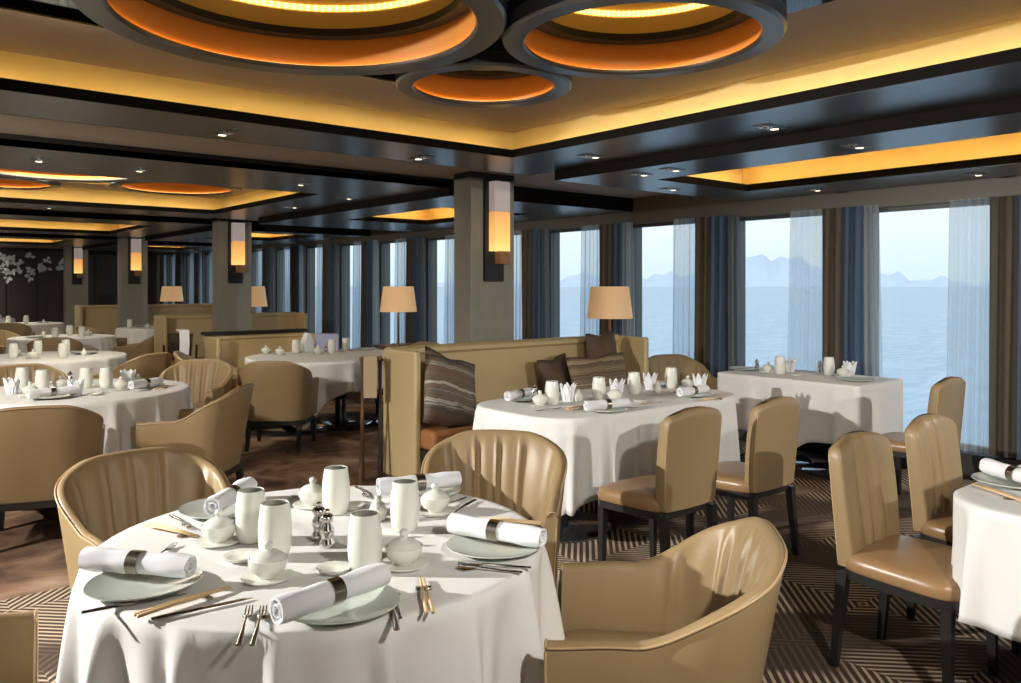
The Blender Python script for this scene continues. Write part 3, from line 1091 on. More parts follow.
# ------------------------------------------------------------------ tableware
def make_tumbler():
    t = thing('tumbler', '', 'cup', group='tall celadon tumblers')
    mb = MB(); mb.lathe([(.030, 0), (.036, .004), (.043, .03), (.0455, .06), (.044, .10), (.038, .145), (.0365, .150), (.0345, .149), (.034, .146)], 28)
    mb.build('body', M_PORC, t, True, 50)
    mb = MB(); mb.lathe([(.0345, .1478), (.036, .11), (.030, .080), (.002, .078)], 24)
    mb.build('glazed_inside', M_INSIDE, t, True)
    return t


def make_bowl():
    t = thing('lidded_bowl', '', 'bowl', group='celadon lidded sugar bowls')
    mb = MB(); mb.lathe([(.020, 0), (.058, .003), (.066, .009), (.064, .011), (.03, .007)], 28)
    mb.build('saucer', M_PORC, t, True, 50)
    mb = MB(); mb.lathe([(.024, .008), (.027, .014), (.040, .022), (.048, .040), (.050, .055), (.047, .056), (.044, .050)], 28)
    mb.build('bowl_body', M_PORC, t, True, 50)
    mb = MB(); mb.lathe([(.046, .052), (.042, .060), (.028, .070), (.012, .074), (.008, .078), (.012, .084), (.013, .090), (.008, .097), (.001, .098)], 28)
    mb.build('lid', M_PORC, t, True, 70)
    return t


def make_mill():
    t = thing('pepper_mill', '', 'mill', group='chrome mills')
    mb = MB(); mb.lathe([(.022, 0), (.023, .004), (.022, .012), (.017, .022), (.016, .030), (.021, .040), (.020, .052), (.014, .064), (.013, .070), (.019, .074), (.020, .080), (.016, .090), (.006, .095)], 24)
    mb.build('body', M_CHROME, t, True, 50)
    mb = MB(); mb.lathe([(.006, .094), (.009, .099), (.008, .105), (.001, .108)], 16)
    mb.build('knob', M_CHROME, t, True)
    return t


def make_shaker():
    t = thing('shaker', '', 'shaker', group='small white shakers')
    mb = MB(); mb.lathe([(.018, 0), (.026, .006), (.030, .03), (.022, .052), (.010, .062), (.004, .066)], 20)
    mb.build('body', M_PORC, t, True, 60)
    mb = MB(); mb.lathe([(.008, .061), (.012, .068), (.010, .076), (.001, .079)], 16)
    mb.build('cap', M_PORC, t, True, 60)
    return t


def make_plate():
    t = thing('plate', '', 'plate', group='grey green side plates')
    mb = MB(); mb.lathe([(.055, 0), (.085, .003), (.128, .014), (.134, .017), (.133, .020), (.126, .0175), (.085, .007), (.04, .0045), (.002, .0045)], 48, sq=.02)
    mb.build('dish', M_PLATE, t, True, 60)
    return t


def make_roll():
    t = thing('napkin_roll', '', 'napkin', group='rolled napkins')
    R_, Ln = .0275, .30
    rings = []
    nseg = 25
    rr = random.Random(2)
    for j in range(nseg):
        f = j / (nseg - 1)
        x = (f - .5) * Ln
        k = 1 - .12 * math.exp(-((f - .5) / .08) ** 2) + .05 * sin(f * 17)
        ring = []
        for i in range(28):
            a = 2 * pi * i / 28
            r = R_ * k * (1 + .05 * sin(2 * a + f * 3) + .03 * sin(5 * a + f * 9))
            if i == 0: r *= 1.10
            ring.append((x, r * cos(a + .8), R_ + r * sin(a + .8)))
        rings.append(ring)
    mb = MB()
    # recessed spiral ends
    def inset(ring, dx, s):
        cy = sum(p[1] for p in ring) / len(ring); cz = sum(p[2] for p in ring) / len(ring)
        return [(p[0] + dx, cy + (p[1] - cy) * s, cz + (p[2] - cz) * s) for p in ring]
    e0, e1 = rings[0], rings[-1]
    pre = [inset(e0, .018, .30), inset(e0, .0, .40), inset(e0, .0, .50), inset(e0, .012, .60), inset(e0, .010, .72), inset(e0, 0, .82)]
    post = [inset(e1, 0, .82), inset(e1, -.010, .72), inset(e1, -.012, .60), inset(e1, 0, .50), inset(e1, 0, .40), inset(e1, -.018, .30)]
    mb.loops(pre + rings + post)
    mb.build('napkin', M_NAPKIN, t, True, 70)
    mb = MB(); rs = []
    for x, r in ((-.016, R_ * .99), (-.016, R_ * 1.09), (.016, R_ * 1.09), (.016, R_ * .99), (-.016, R_ * .99)):
        rs.append([(x, r * cos(2 * pi * i / 28), R_ + r * sin(2 * pi * i / 28)) for i in range(28)])
    mb.loops(rs, False, False); mb.build('napkin_ring', M_RINGMETAL, t, True, 40)
    return t


def make_fork():
    t = thing('fork', '', 'fork', group='steel forks')
    mb = MB()
    mb.tube([(0, -.10, .004), (0, -.06, .005), (0, .0, .010), (0, .03, .009)], [.0065, .006, .003, .0035], 8, .5)
    mb.tube([(0, .028, .008), (0, .045, .005)], [.004, .011], 8, .3)
    for k in (-1, 0, 1):
        mb.tube([(k * .0075, .043, .005), (k * .0075, .07, .005), (k * .0065, .095, .010)], [.0026, .0022, .0012], 6, .6)
    mb.build('fork_body', M_CHROME, t, True, 60)
    return t


def make_knife():
    t = thing('table_knife', '', 'knife', group='steel knives')
    MB().tube([(0, -.11, .006), (0, -.05, .006), (0, .0, .005)], [.007, .008, .0055], 8, .55).build('handle', M_CHROME, t, True, 60)
    MB().tube([(0, .0, .005), (0, .04, .005), (0, .09, .005), (.002, .115, .004)], [.006, .0095, .0085, .002], 8, .16).build('blade', M_CHROME, t, True, 60)
    return t


def make_spoon():
    t = thing('soup_spoon', '', 'spoon', group='steel spoons')
    mb = MB()
    mb.tube([(0, -.09, .005), (0, -.04, .006), (0, .03, .011)], [.006, .005, .003], 8, .5)
    mb.tube([(0, .028, .010), (0, .04, .006), (0, .058, .005), (0, .075, .006), (0, .082, .009)], [.003, .013, .018, .013, .003], 10, .22)
    mb.build('spoon_body', M_CHROME, t, True, 60)
    return t


def make_sticks():
    t = thing('chopsticks', '', 'chopsticks', group='pairs of bamboo chopsticks')
    for s in (-1, 1):
        MB().tube([(s * .007, -.115, .012), (s * .006, .0, .013), (s * .004, .115, .009)], [.0048, .0045, .0025], 8).build('stick', M_BAMBOO, t, True)
    MB().box(-.020, .020, .045, .060, 0, .0075).build('rest', M_RINGMETAL, t, bevel=.002)
    return t


def make_saucer():
    t = thing('small_dish', '', 'dish', group='little celadon dishes')
    mb = MB(); mb.lathe([(.022, 0), (.04, .006), (.046, .014), (.044, .015), (.03, .008), (.002, .006)], 24, sq=.03)
    mb.build('dish', M_PORC, t, True, 60)
    return t


TUM, BOWL, MILL, SHK, PLATE, ROLL = Kind(make_tumbler), Kind(make_bowl), Kind(make_mill), Kind(make_shaker), Kind(make_plate), Kind(make_roll)


def make_fan():
    """a napkin folded to stand up like a crown of petals"""
    t = thing('folded_napkin', '', 'napkin', group='standing folded napkins')
    mb = MB()
    for k in range(7):
        a = 2 * pi * k / 7
        c_, s_ = cos(a), sin(a)

        def q(r, h, w):
            return [(r * c_ - w * s_, r * s_ + w * c_, h), (r * c_ + w * s_, r * s_ - w * c_, h), ((r - .006) * c_ + w * s_, (r - .006) * s_ - w * c_, h), ((r - .006) * c_ - w * s_, (r - .006) * s_ + w * c_, h)]
        mb.loops([q(.026, 0, .020), q(.034, .04, .026), q(.048, .085, .018), q(.056, .115, .003)])
    mb.lathe([(.03, 0), (.028, .03), (.018, .09), (.004, .10)], 14)
    mb.build('cloth', M_NAPKIN, t, True, 45)
    return t


FAN = Kind(make_fan)
FORK, KNIFE, SPOON, STICK, DISH = Kind(make_fork), Kind(make_knife), Kind(make_spoon), Kind(make_sticks), Kind(make_saucer)
TZ = TOPZ + .001


def on_table(kind, label, px, py, rz=0.0, z=TZ):
    p = ray_point(px, py, z)
    return kind.put(label, (p.x, p.y, z), rz)


def along(kind, label, pa, pb, z=TZ, zz=None):
    """place something long so that +Y (or +X for napkin rolls) runs from pixel pa to pixel pb"""
    a, b_ = ray_point(*pa, z), ray_point(*pb, z)
    c = (a + b_) / 2
    ang = atan2(b_.y - a.y, b_.x - a.x)
    if kind is not ROLL:
        ang -= pi / 2
    return kind.put(label, (c.x, c.y, z if zz is None else zz), ang)


# ------------------------------------------------------------------ near round table
NT = (1.105, 2.18)
table('round dining table in the foreground under a long white cloth', NT[0], NT[1], 0, .625, .625, .625, [(0, 0)], .33)
cloth('tablecloth', 'white cloth with deep folds on the foreground round table', (NT[0], NT[1], 0), .3, .630, .630, .630, .26, 16, .056, .12, .7, 5, 360)

# plates and napkin rolls
PL = [('round plate under the left napkin roll on the foreground table', (144, 587)), ('round plate at the front edge of the foreground table', (341, 608)),
      ('round plate on the right side of the foreground table', (494, 549)), ('plate at the back left of the foreground table', (222, 512)),
      ('plate at the back right of the foreground table, behind a tumbler', (424, 494))]
for lb, (px, py) in PL:
    on_table(PLATE, lb, px, py, px * .01)
RL = [('rolled white napkin at the left of the foreground table', (84, 572), (192, 581)), ('rolled white napkin lying across the front plate', (276, 628), (384, 588)),
      ('rolled white napkin on the right plate of the foreground table', (452, 535), (542, 551)), ('rolled white napkin at the back left of the foreground table', (206, 522), (254, 491)),
      ('rolled white napkin at the back right, behind the tumblers', (388, 496), (450, 489))]
for lb, a, b_ in RL:
    along(ROLL, lb, a, b_, TZ + .012, TZ + .020)
for lb, px, py in (('tall tumbler at the back left behind the sugar bowls', 251, 541), ('tall tumbler in front of the back left one', 275, 557),
                   ('tall tumbler in the middle, nearest the front napkin', 365, 570), ('tall tumbler right of centre, before the back right napkin', 405, 530),
                   ('tall tumbler farthest back on the foreground table', 336, 513)):
    on_table(TUM, lb, px, py)
for lb, px, py in (('lidded sugar bowl at the left beside the back left napkin', 219, 543), ('lidded sugar bowl nearest the front edge', 268, 579),
                   ('lidded sugar bowl right of the middle tumbler', 404, 566), ('lidded sugar bowl behind the right tumbler', 435, 513),
                   ('lidded sugar bowl at the back beside the farthest tumbler', 313, 506)):
    on_table(BOWL, lb, px, py, .5)
on_table(MILL, 'chrome mill behind, left of its twin on the foreground table', 319, 538)
on_table(MILL, 'chrome mill in front, at the centre of the foreground table', 327, 546)
on_table(SHK, 'small white shaker right of the farthest tumbler', 378, 520)
for lb, px, py in (('little dish in front of the chrome mills', 334, 572), ('little dish left of the front sugar bowl', 240, 560), ('little dish near the middle of the back edge', 352, 509)):
    on_table(DISH, lb, px, py)
along(FORK, 'outer fork left of the front plate', (237, 650), (251, 606))
along(FORK, 'inner fork left of the front plate', (251, 650), (265, 606))
along(KNIFE, 'dinner knife left of the front plate, behind the forks', (319, 590), (270, 617))
along(KNIFE, 'dinner knife right of the front plate', (397, 634), (390, 592))
along(SPOON, 'soup spoon right of the front plate', (402, 628), (391, 584))
along(STICK, 'bamboo chopsticks right of the front plate', (432, 626), (420, 574))
along(STICK, 'bamboo chopsticks in front of the left plate', (126, 624), (238, 588))
along(KNIFE, 'dark table knife in front of the left plate', (98, 612), (170, 598))
along(KNIFE, 'table knife under the left chopsticks', (168, 618), (235, 603))
along(FORK, 'fork behind the left napkin roll', (148, 566), (172, 548))
along(STICK, 'bamboo chopsticks behind the left napkin roll', (140, 526), (206, 541))
along(FORK, 'fork at the back left before the armchair', (168, 514), (194, 533))
along(FORK, 'fork in front of the right plate', (535, 569), (452, 566))
along(SPOON, 'soup spoon in front of the right plate', (522, 574), (455, 569))
along(STICK, 'bamboo chopsticks behind the right plate', (532, 526), (478, 522))
along(KNIFE, 'table knife behind the right napkin roll', (478, 500), (440, 520))
along(SPOON, 'soup spoon behind the right napkin roll', (470, 497), (430, 513))
along(FORK, 'fork at the back edge between the bowls', (352, 484), (372, 503))

# armchairs round it
ARM.put('tub chair behind the left of the foreground table, facing the camera', (.96, 3.19, 0), face(.96, 3.19, NT[0], NT[1] - .1))
ARM.put('tub chair right behind the foreground table, pleats towards the camera', (2.13, 2.69, 0), face(2.13, 2.69, 1.25, 1.85))
ARM.put('large looking tub chair at the lower right of the foreground table', (1.735, 1.49, 0), face(1.735, 1.49, NT[0] - .02, NT[1] + .02))
ARM.put('tub chair cut off by the lower left corner', (.10, 2.30, 0), face(.10, 2.30, NT[0], NT[1] - .15))

# ------------------------------------------------------------------ middle table
MT = (3.95, 3.68)
table('long dining table before the cream banquette', MT[0], MT[1], 0, .90, .45, .28, [(-.5, 0), (.45, 0)], .34)
cloth('tablecloth', 'white cloth on the long table before the banquette', (MT[0], MT[1], 0), 0, .905, .455, .285, .30, 19, .046, .10, .6, 11, 260)
SIDE.put('armless chair at the long table, its back nearest the near tub chair', (3.27, 2.72, 0), 0)
SIDE.put('armless chair at the right half of the long table, back to the camera', (3.92, 2.66, 0), 0.02)


def table_items(items, where):
    for kind, px, py, lb in items:
        if kind in (ROLL,):
            along(kind, lb, (px - 14, py + 2), (px + 14, py - 4), TZ)
        else:
            on_table(kind, lb, px, py, px * .1)


table_items([(TUM, 552, 405, 'tall tumbler nearest the left end of the long table'), (TUM, 599, 400, 'tall tumbler left of the flower shaped napkin on the long table'),
             (TUM, 634, 394, 'tall tumbler in the middle of the long table'), (TUM, 671, 388, 'tall tumbler at the right half of the long table'),
             (BOWL, 540, 406, 'sugar bowl at the left end of the long table'), (BOWL, 688, 389, 'sugar bowl right of the right tumbler on the long table'),
             (BOWL, 615, 401, 'sugar bowl between the middle tumblers of the long table'),
             (MILL, 534, 401, 'chrome mill at the left end of the long table'),
             (SHK, 578, 401, 'small shaker on the left half of the long table'), (SHK, 657, 392, 'small shaker on the right half of the long table'),
             (PLATE, 606, 411, 'plate at the near edge of the long table'), (PLATE, 692, 396, 'plate at the right end of the long table'),
             (PLATE, 520, 400, 'plate at the left end of the long table'), (DISH, 640, 402, 'little dish near the middle of the long table'),
             (PLATE, 660, 385, 'plate on the banquette side of the long table')], '')
along(ROLL, 'rolled napkin on the left plate of the long table', (508, 402), (532, 397), TZ + .01, TZ + .02)
along(ROLL, 'rolled napkin on the near plate of the long table', (590, 412), (624, 409), TZ + .01, TZ + .02)
along(ROLL, 'rolled napkin on the right plate of the long table', (680, 398), (706, 394), TZ + .01, TZ + .02)
along(KNIFE, 'knife near the front edge of the long table', (640, 405), (662, 402))
along(STICK, 'chopsticks at the right end of the long table', (700, 402), (728, 398))
along(STICK, 'chopsticks at the left front of the long table', (566, 411), (588, 406))

for px, py, lb in ((617, 396, 'standing folded napkin between the middle tumblers of the long table'), (700, 390, 'standing folded napkin at the right end of the long table'),
                   (568, 401, 'standing folded napkin at the left part of the long table'), (650, 389, 'standing folded napkin on the banquette side of the long table')):
    on_table(FAN, lb, px, py)
along(FORK, 'fork beside the left plate of the long table', (540, 411), (558, 409))
along(KNIFE, 'knife beside the near plate of the long table', (628, 409), (646, 407))

# ------------------------------------------------------------------ window table
WTB = (6.21, 3.58)
table('square-ended dining table by the windows', WTB[0], WTB[1], 0, .36, .62, .02, [(0, -.3), (0, .3)], .30, .05, True)
cloth('tablecloth', 'white box-shaped cloth on the table by the windows', (WTB[0], WTB[1], 0), 0, .366, .626, .03, .30, 9, .013, .16, .95, 3, 260)
SIDE.put('armless chair by the windows at the end of the window table', (5.66, 2.46, 0), 0)
ARM.put('tub chair at the far end of the window table', (6.16, 4.78, 0), face(6.16, 4.78, 5.7, 3.4))
table_items([(TUM, 780, 374, 'tall tumbler on the far half of the window table'), (TUM, 829, 375, 'tall tumbler on the near half of the window table'),
             (BOWL, 768, 373, 'sugar bowl on the far half of the window table'), (BOWL, 843, 377, 'sugar bowl at the near end of the window table'),
             (MILL, 757, 371, 'chrome mill on the far half of the window table'), (MILL, 820, 373, 'chrome mill beside the near tumbler on the window table'),
             (DISH, 796, 376, 'little dish in the middle of the window table'), (PLATE, 858, 381, 'plate at the near end of the window table'),
             (PLATE, 744, 370, 'plate at the far end of the window table'), (DISH, 872, 379, 'little dish at the window side of the window table')], '')

for px, py, lb in ((850, 375, 'standing folded napkin at the near end of the window table'), (790, 372, 'standing folded napkin in the middle of the window table')):
    on_table(FAN, lb, px, py)

# ------------------------------------------------------------------ right table with two chairs
table('dining table cut off by the right edge', 3.85, .78, 0, .90, .43, .22, [(-.4, 0), (.4, 0)], .32)
cloth('tablecloth', 'white cloth on the table at the right edge', (3.85, .78, 0), 0, .905, .436, .24, .36, 17, .034, .26, .5, 8, 260)
SIDE.put('armless pleated chair nearest the right table corner', (3.22, 1.40, 0), pi)
SIDE.put('armless pleated chair behind the nearer one at the right table', (3.91, 1.41, 0), pi)
p = ray_point(1010, 486, TZ)
PLATE.put('plate on the table at the right edge', (p.x + .03, p.y, TZ), 0)
along(ROLL, 'rolled napkin on the plate at the right edge', (992, 477), (1040, 492), TZ + .01, TZ + .02)
along(STICK, 'chopsticks on the table at the right edge', (985, 491), (1012, 500))

# ------------------------------------------------------------------ banquettes
M_SEATBROWN = mat('cognac_vinyl', (.36, .16, .06), .3, noise=(3, .1))
M_PANELWOOD = mat('banquette_panel', (.30, .19, .09), .5)


def banquette(label, x0, x1, yb, h, arm_l=True, arm_r=True, depth=.62, cap=None, back=None):
    """bench along X, backrest at yb, facing -Y"""
    L_ = x1 - x0
    t = thing('banquette', label, 'bench', (x0, yb, 0), 0, 'cream banquettes')
    bm_ = back or M_CREAM
    # backrest: leaning pad with a rolled top
    mb = MB(); rings = []
    prof = [(0, .06), (0, h - .05), (-.008, h - .02), (-.03, h), (-.085, h), (-.115, h - .02), (-.12, h - .05), (-.10, h - .07), (-.105, h - .12), (-.13, h - .4), (-.16, .44), (-.16, .06)]
    for x in (.02, L_ - .02):
        rings.append([(x, y, z) for y, z in prof])
    mb.loops(rings); mb.build('backrest', bm_, t, True, 40)
    # seat
    mb = MB(); mb.box(.05, L_ - .05, -depth, -.15, .30, .45)
    mb.build('seat', M_SEATBROWN, t, bevel=.035, seg=4)
    MB().box(.05, L_ - .05, -depth + .04, -.02, .0, .30).build('plinth', M_DARKWOOD, t)
    for on, x in ((arm_l, 0), (arm_r, L_)):
        if on:
            s = 1 if x == 0 else -1
            a, b_ = sorted((x - .0 * s, x + .055 * s))
            mb = MB(); mb.box(a, b_, -.46, .0, .05, h - .01)
            mb.build('end_panel', bm_, t, bevel=.018, seg=3)
    if cap:
        MB().box(-.02, L_ + .02, -.14, .03, h, h + .035).build('cap_rail', M_BLACK, t, bevel=.004)
    return t


banquette('long cream banquette behind the long table', 3.24, 5.84, 5.42, 1.03)
banquette('low cream banquette with a black cap rail beyond the big column', 3.45, 4.75, 10.0, .90, cap=True)
banquette('cream banquette behind the second column', 3.55, 5.75, 12.36, 1.08)
banquette('farthest cream banquette beside the third column', 3.60, 6.3, 17.7, 1.12)


# cushions
def cushion(label, loc, rot, s, m, h=None, th=.15, seed=0, dent=.03):
    h = h or s
    N = 14
    vs_, fs = [], []
    for side in (1, -1):
        for j in range(N + 1):
            for i in range(N + 1):
                u, v = 2 * i / N - 1, 2 * j / N - 1
                k = (max(0, 1 - u * u) ** .5) * (max(0, 1 - v * v) ** .5)
                pin = 1 - .07 * (1 - abs(u * v)) * (abs(u) ** 3 + abs(v) ** 3) * .5
                yy = side * th / 2 * k ** .8
                zz = v * h / 2 * pin
                if v > .2:
                    zz -= dent * math.exp(-((u + .1) / .35) ** 2) * (v - .2)
                vs_.append((u * s / 2 * pin, yy + .006 * sin(7 * u + 5 * v + seed) * k, zz))
    M1 = (N + 1) ** 2
    for b_ in (0, M1):
        for j in range(N):
            for i in range(N):
                a = b_ + j * (N + 1) + i
                fs.append((a, a + 1, a + N + 2, a + N + 1))
    mb = MB(); mb.add(vs_, fs)
    o = mb.build('cushion', m, None, True)
    bm_ = bmesh.new(); bm_.from_mesh(o.data)
    bmesh.ops.remove_doubles(bm_, verts=bm_.verts, dist=1e-5)
    bmesh.ops.recalc_face_normals(bm_, faces=bm_.faces)
    bm_.to_mesh(o.data); bm_.free()
    o.location = loc; o.rotation_euler = rot
    return tag(o, label, 'cushion', 'striped cushions on the banquette')


F1 = stripe_fabric('grey_cream_weave', [(.06, .052, .045), (.13, .105, .085), (.19, .115, .075), (.09, .08, .065), (.52, .47, .38), (.10, .09, .075)], 14, 3.0)
F2 = stripe_fabric('brown_stripe_weave', [(.06, .04, .025), (.28, .19, .10), (.10, .07, .045), (.45, .34, .20), (.07, .05, .03)], 26, 9.0)
F3 = mat('dark_brown_cushion', (.10, .06, .035), .7, noise=(8, .3))
cushion('big grey cushion with cream stripes at the left end of the banquette', (3.57, 4.98, .70), (radians(-16), radians(18), radians(10)), .58, F1)
cushion('wide brown striped cushion at the right half of the banquette', (5.24, 5.02, .68), (radians(-16), radians(0), radians(4)), .80, F2, .42, seed=3)
cushion('plain dark brown cushion left of the striped one', (4.82, 5.14, .68), (radians(-12), radians(-6), radians(8)), .40, F3, .42, seed=5)
cushion('dark brown cushion standing tall in the banquette corner', (5.42, 5.17, .87), (radians(-8), radians(0), radians(0)), .38, F3, .40, seed=7)


# ------------------------------------------------------------------ lamps on consoles
def make_console():
    t = thing('console_table', '', 'console', group='lamp consoles')
    MB().box(-.28, .28, -.16, .16, .72, .75).build('top', M_BROWNWOOD, t, bevel=.004)
    for sx in (-1, 1):
        for sy in (-1, 1):
            MB().leg(sx * .25, sy * .13, sx * .25, sy * .13, 0, .72, .014, .018).build('leg', M_DARKWOOD, t)
    return t


def make_lamp():
    t = thing('table_lamp', '', 'lamp', group='table lamps with linen shades')
    mb = MB(); mb.lathe([(.085, 0), (.085, .012), (.02, .02), (.014, .03)], 24)
    mb.build('base', M_RINGMETAL, t, True, 40)
    MB().tube([(0, 0, .02), (0, 0, .52)], .013, 12).build('stem', M_BROWNWOOD, t, True)
    mb = MB(); mb.lathe([(.235, .42), (.195, .74), (.190, .74), (.230, .42), (.235, .42)], 40)
    me_rings = 40
    mb = MB(); rs = [[(r * cos(2 * pi * i / 40), r * sin(2 * pi * i / 40), z) for i in range(40)] for r, z in ((.237, .42), (.195, .745), (.191, .745), (.233, .42), (.237, .42))]
    mb.loops(rs, False, False); mb.build('lamp_shade', M_LAMPSHADE, t, True, 40)
    mb = MB(); mb.lathe([(.02, .52), (.035, .56), (.03, .61), (.005, .63)], 16)
    mb.build('bulb', mat('bulb_glow', (1, .8, .5), .4, emit=((1, .62, .3), 12)), t, True)
    return t


CON, LMP = Kind(make_console), Kind(make_lamp)
for (x, y, lb) in ((6.09, 5.66, 'linen shaded lamp behind the long cream banquette'), (5.55, 8.85, 'linen shaded lamp just left of the big column'),
                   (5.15, 12.62, 'linen shaded lamp half hidden by the second column'), (5.55, 17.98, 'farthest linen shaded lamp, before the far curtains')):
    CON.put('narrow console under the ' + lb, (x, y + .04, 0), 0)
    LMP.put(lb, (x, y + .04, .75), 0)

# ------------------------------------------------------------------ left table and its chairs
LT = (1.34, 6.42)
table('round dining table at the left edge behind the foreground', LT[0], LT[1], 0, .715, .715, .715, [(0, 0)], .36)
cloth('tablecloth', 'white cloth on the round table at the left edge', (LT[0], LT[1], 0), .2, .72, .72, .72, .34, 15, .04, .18, .75, 21, 240)
ARM.put('tub chair with its back to the camera at the left edge', (.96, 5.50, 0), face(.96, 5.50, LT[0] - .1, LT[1]))
ARM.put('tub chair in profile right of the left round table', (1.87, 5.58, 0), face(1.87, 5.58, 1.10, 6.25))
ARM.put('tub chair with shiny pleats between the left table and the next', (2.38, 7.25, 0), face(2.38, 7.25, 1.60, 6.35))
ARM.put('tub chair on the far side of the left round table', (1.25, 7.72, 0), face(1.25, 7.72, 1.4, 6.4))
table_items([(TUM, 42, 391, 'tumbler at the left of the left round table'), (TUM, 86, 388, 'tumbler at the middle of the left round table'), (TUM, 106, 388, 'tumbler right of the middle on the left round table'),
             (TUM, 22, 388, 'tumbler nearest the left edge on the left round table'), (BOWL, 121, 390, 'sugar bowl at the right half of the left round table'), (BOWL, 60, 389, 'sugar bowl left of the middle on the left round table'),
             (MILL, 70, 385, 'chrome mill on the left round table'), (PLATE, 145, 387, 'plate at the right side of the left round table'), (PLATE, 52, 398, 'plate at the near side of the left round table'),
             (SHK, 138, 384, 'little white shaker on the right side of the left round table'), (BOWL, 30, 396, 'sugar bowl at the near left of the left round table'),
             (DISH, 95, 395, 'little dish on the near side of the left round table')], '')
along(ROLL, 'rolled napkin on the near plate of the left round table', (38, 399), (66, 396), TZ + .01, TZ + .02)
along(ROLL, 'rolled napkin on the right plate of the left round table', (134, 390), (158, 386), TZ + .01, TZ + .02)
along(STICK, 'chopsticks at the right rim of the left round table', (150, 392), (172, 386))

for px, py, lb in ((12, 394, 'standing folded napkin at the left edge of the left round table'), (128, 385, 'standing folded napkin at the right half of the left round table'),
                   (76, 396, 'standing folded napkin near the front of the left round table')):
    on_table(FAN, lb, px, py)

# ------------------------------------------------------------------ table between the left group and the banquette end
T3 = (4.10, 7.95)
table('dining table on steel discs left of the big column', T3[0], T3[1], 0, .84, .70, .60, [(-.45, 0), (.1, -.05)], .44, .06)
cloth('tablecloth', 'white cloth with a long pointed corner left of the big column', (T3[0], T3[1], 0), .2, .845, .705, .60, .45, 13, .035, .34, .72, 31, 240)
ARM.put('tub chair with its back to the camera before the pointed tablecloth', (3.20, 7.20, 0), face(3.20, 7.20, 4.0, 8.2))
ARM.put('tub chair left of the table with the pointed cloth', (3.00, 8.45, 0), face(3.0, 8.45, 4.1, 8.0))
ARM.put('tub chair behind the near lamp, by the windows', (5.15, 8.05, 0), face(5.15, 8.05, 4.1, 7.9))
table_items([(BOWL, 266, 354, 'white bowl at the left end of the pointed cloth table'), (BOWL, 280, 355, 'white bowl next to the left one on the pointed cloth table'),
             (DISH, 300, 352, 'little dish on the pointed cloth table'), (TUM, 296, 353, 'tumbler before the lilac box'), (MILL, 326, 352, 'chrome mill on the pointed cloth table'),
             (BOWL, 318, 354, 'sugar bowl at the near side of the pointed cloth table'), (TUM, 346, 351, 'tumbler at the right of the pointed cloth table'),
             (PLATE, 366, 350, 'plate at the right end of the pointed cloth table'), (TUM, 332, 353, 'tumbler in the middle of the pointed cloth table')], '')
p = ray_point(327, 351, TZ)
mb = MB(); mb.box(-.13, .13, -.07, .07, 0, .20)
o = mb.build('gift_box', mat('lilac_card', (.42, .44, .66), .6), bevel=.006); o.location = (p.x, p.y, TZ); o.rotation_euler = (0, 0, -.5)
tag(o, 'lilac box standing on the table with the pointed cloth', 'box')
p = ray_point(307, 352, TZ)
mb = MB(); mb.loops([[(-.05, -.05, 0), (.05, -.05, 0), (.05, .05, 0), (-.05, .05, 0)], [(-.055, -.055, .12), (.055, -.055, .12), (.055, .055, .12), (-.055, .055, .12)], [(-.01, -.05, .22), (.03, -.05, .20), (.03, .05, .20), (-.01, .05, .22)]])
o = mb.build('folded_napkin', M_NAPKIN, bevel=.004); o.location = (p.x, p.y, TZ)
tag(o, 'upright white folded napkin left of the lilac box', 'napkin')

# ------------------------------------------------------------------ folding tray stand by the banquette end
t = thing('tray_stand', 'slim folding tray stand beside the banquette end panel', 'stand', (3.11, 5.37, 0), radians(-40))
for sx, m, nm in ((-.07, M_BROWNWOOD, 'leg'), (.07, M_DARKWOOD, 'leg')):
    MB().leg(sx, -.06, sx * .95, .05, 0, .96, .009, .009).build(nm, m, t)
    MB().leg(sx, .08, sx * .95, -.03, 0, .96, .009, .009).build(nm, m, t)
MB().box(-.08, .08, -.05, -.032, .94, .965).box(-.08, .08, .032, .05, .94, .965).build('top_rail', M_BROWNWOOD, t, bevel=.004)
mb = MB(); mb.loops([[(x, y, z) for x in (-.05, .05) for y in (0,)] for z in (0,)] if False else [[(-.045, -.062, .66), (.055, -.062, .66), (.055, -.055, .66), (-.045, -.055, .66)],
                     [(-.045, -.066, .80), (.055, -.066, .80), (.055, -.058, .80), (-.045, -.058, .80)], [(-.045, -.062, .975), (.055, -.062, .975), (.055, -.05, .975), (-.045, -.05, .975)]])
mb.build('hanging_strap', mat('beige_webbing', (.42, .32, .20), .8), t)


# ------------------------------------------------------------------ farther tables
def degrees_(a):
    return math.degrees(a) + 50 - 360 * 0


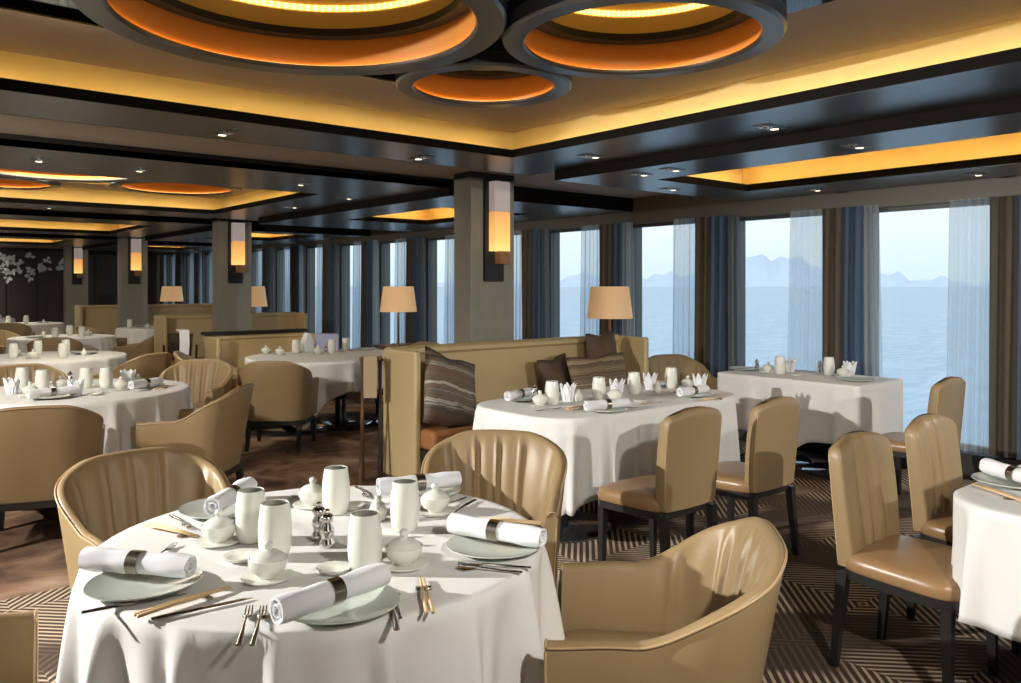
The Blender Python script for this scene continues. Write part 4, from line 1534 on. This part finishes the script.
def far_table(x, y, r, lb, chairs, seed, items=4):
    table('dining table ' + lb, x, y, 0, r, r, r, [(0, 0)], .34)
    cloth('tablecloth', 'white tablecloth ' + lb, (x, y, 0), seed * .4, r + .005, r + .005, r + .005, .38, 13, .035, .14, .75, seed, 120)
    for k, (ang, cl) in enumerate(chairs):
        cx, cy = x + (r + .38) * cos(radians(ang)), y + (r + .38) * sin(radians(ang))
        ARM.put(cl, (cx, cy, 0), face(cx, cy, x, y))
    for k in range(items):
        a = 6.28 * k / items + seed
        kd = (TUM, BOWL, TUM, SHK, PLATE, TUM)[k % 6]
        nm = ('tumbler', 'sugar bowl', 'tumbler', 'shaker', 'plate', 'tumbler')[k % 6]
        side = ('right', 'far right', 'far', 'far left', 'left', 'near left', 'near', 'near right')[int(((degrees_(a) + 22.5) % 360) // 45)]
        o = kd.put('%s on the %s side of table %s' % (nm, side, lb), (x + .35 * cos(a), y + .35 * sin(a), TZ), 0, 'tableware on the table ' + lb)


far_table(1.75, 9.75, .72, 'second back from the left edge', [(300, 'brown tub chair before the second table from the left edge'),
          (230, 'tub chair at the left edge before the second table back')], 41, 8)
far_table(2.55, 13.3, .68, 'third back at the left edge', [(255, 'tub chair with its back to the camera before the third table back'), (330, 'shiny tub chair right of the third table back'),
          (120, 'tub chair beyond the third table back')], 43, 6)
far_table(4.35, 15.3, .55, 'in front of the farthest banquette', [(200, 'tub chair left of the table before the farthest banquette')], 47, 5)
far_table(4.60, 13.6, .50, 'behind the second banquette end panel', [], 53, 4)
far_table(2.9, 18.5, .65, 'at the far end before the flower wall', [(250, 'tub chair before the farthest left table'), (10, 'tub chair right of the farthest left table'), (130, 'tub chair beyond the farthest left table')], 59, 6)
far_table(2.6, 22.0, .6, 'right below the flower wall', [(260, 'tub chair before the table below the flower wall')], 61, 5)

# service stand with a white towel behind the left round table
t = thing('wine_stand', 'dark wine stand draped with a white towel before the cream banquette', 'stand', (3.14, 9.88, 0), .3)
for sx in (-1, 1):
    for sy in (-1, 1):
        MB().leg(sx * .11, sy * .11, sx * .13, sy * .13, 0, .80, .010, .010).build('leg', M_DARKWOOD, t)
mb = MB(); mb.lathe([(.09, .62), (.125, .66), (.14, .86), (.145, .93), (.13, .925), (.11, .70)], 24)
mb.build('bucket', mat('dark_bucket', (.09, .07, .05), .25, metal=.7), t, True, 40)
o = MB().loops([[(-.06, -.152, .66), (.05, -.152, .66), (.05, -.142, .66), (-.06, -.142, .66)], [(-.055, -.162, .80), (.055, -.162, .80), (.055, -.152, .80), (-.055, -.152, .80)],
                [(-.055, -.155, .93), (.055, -.155, .93), (.055, -.14, .95), (-.055, -.14, .95)], [(-.05, .0, .945), (.05, .0, .945), (.05, .0, .955), (-.05, .0, .955)]]).build('towel', M_NAPKIN)
o.location = (3.14, 9.88, .03); o.rotation_euler = (0, 0, .0)
tag(o, 'white towel hanging over the dark wine stand', 'towel')
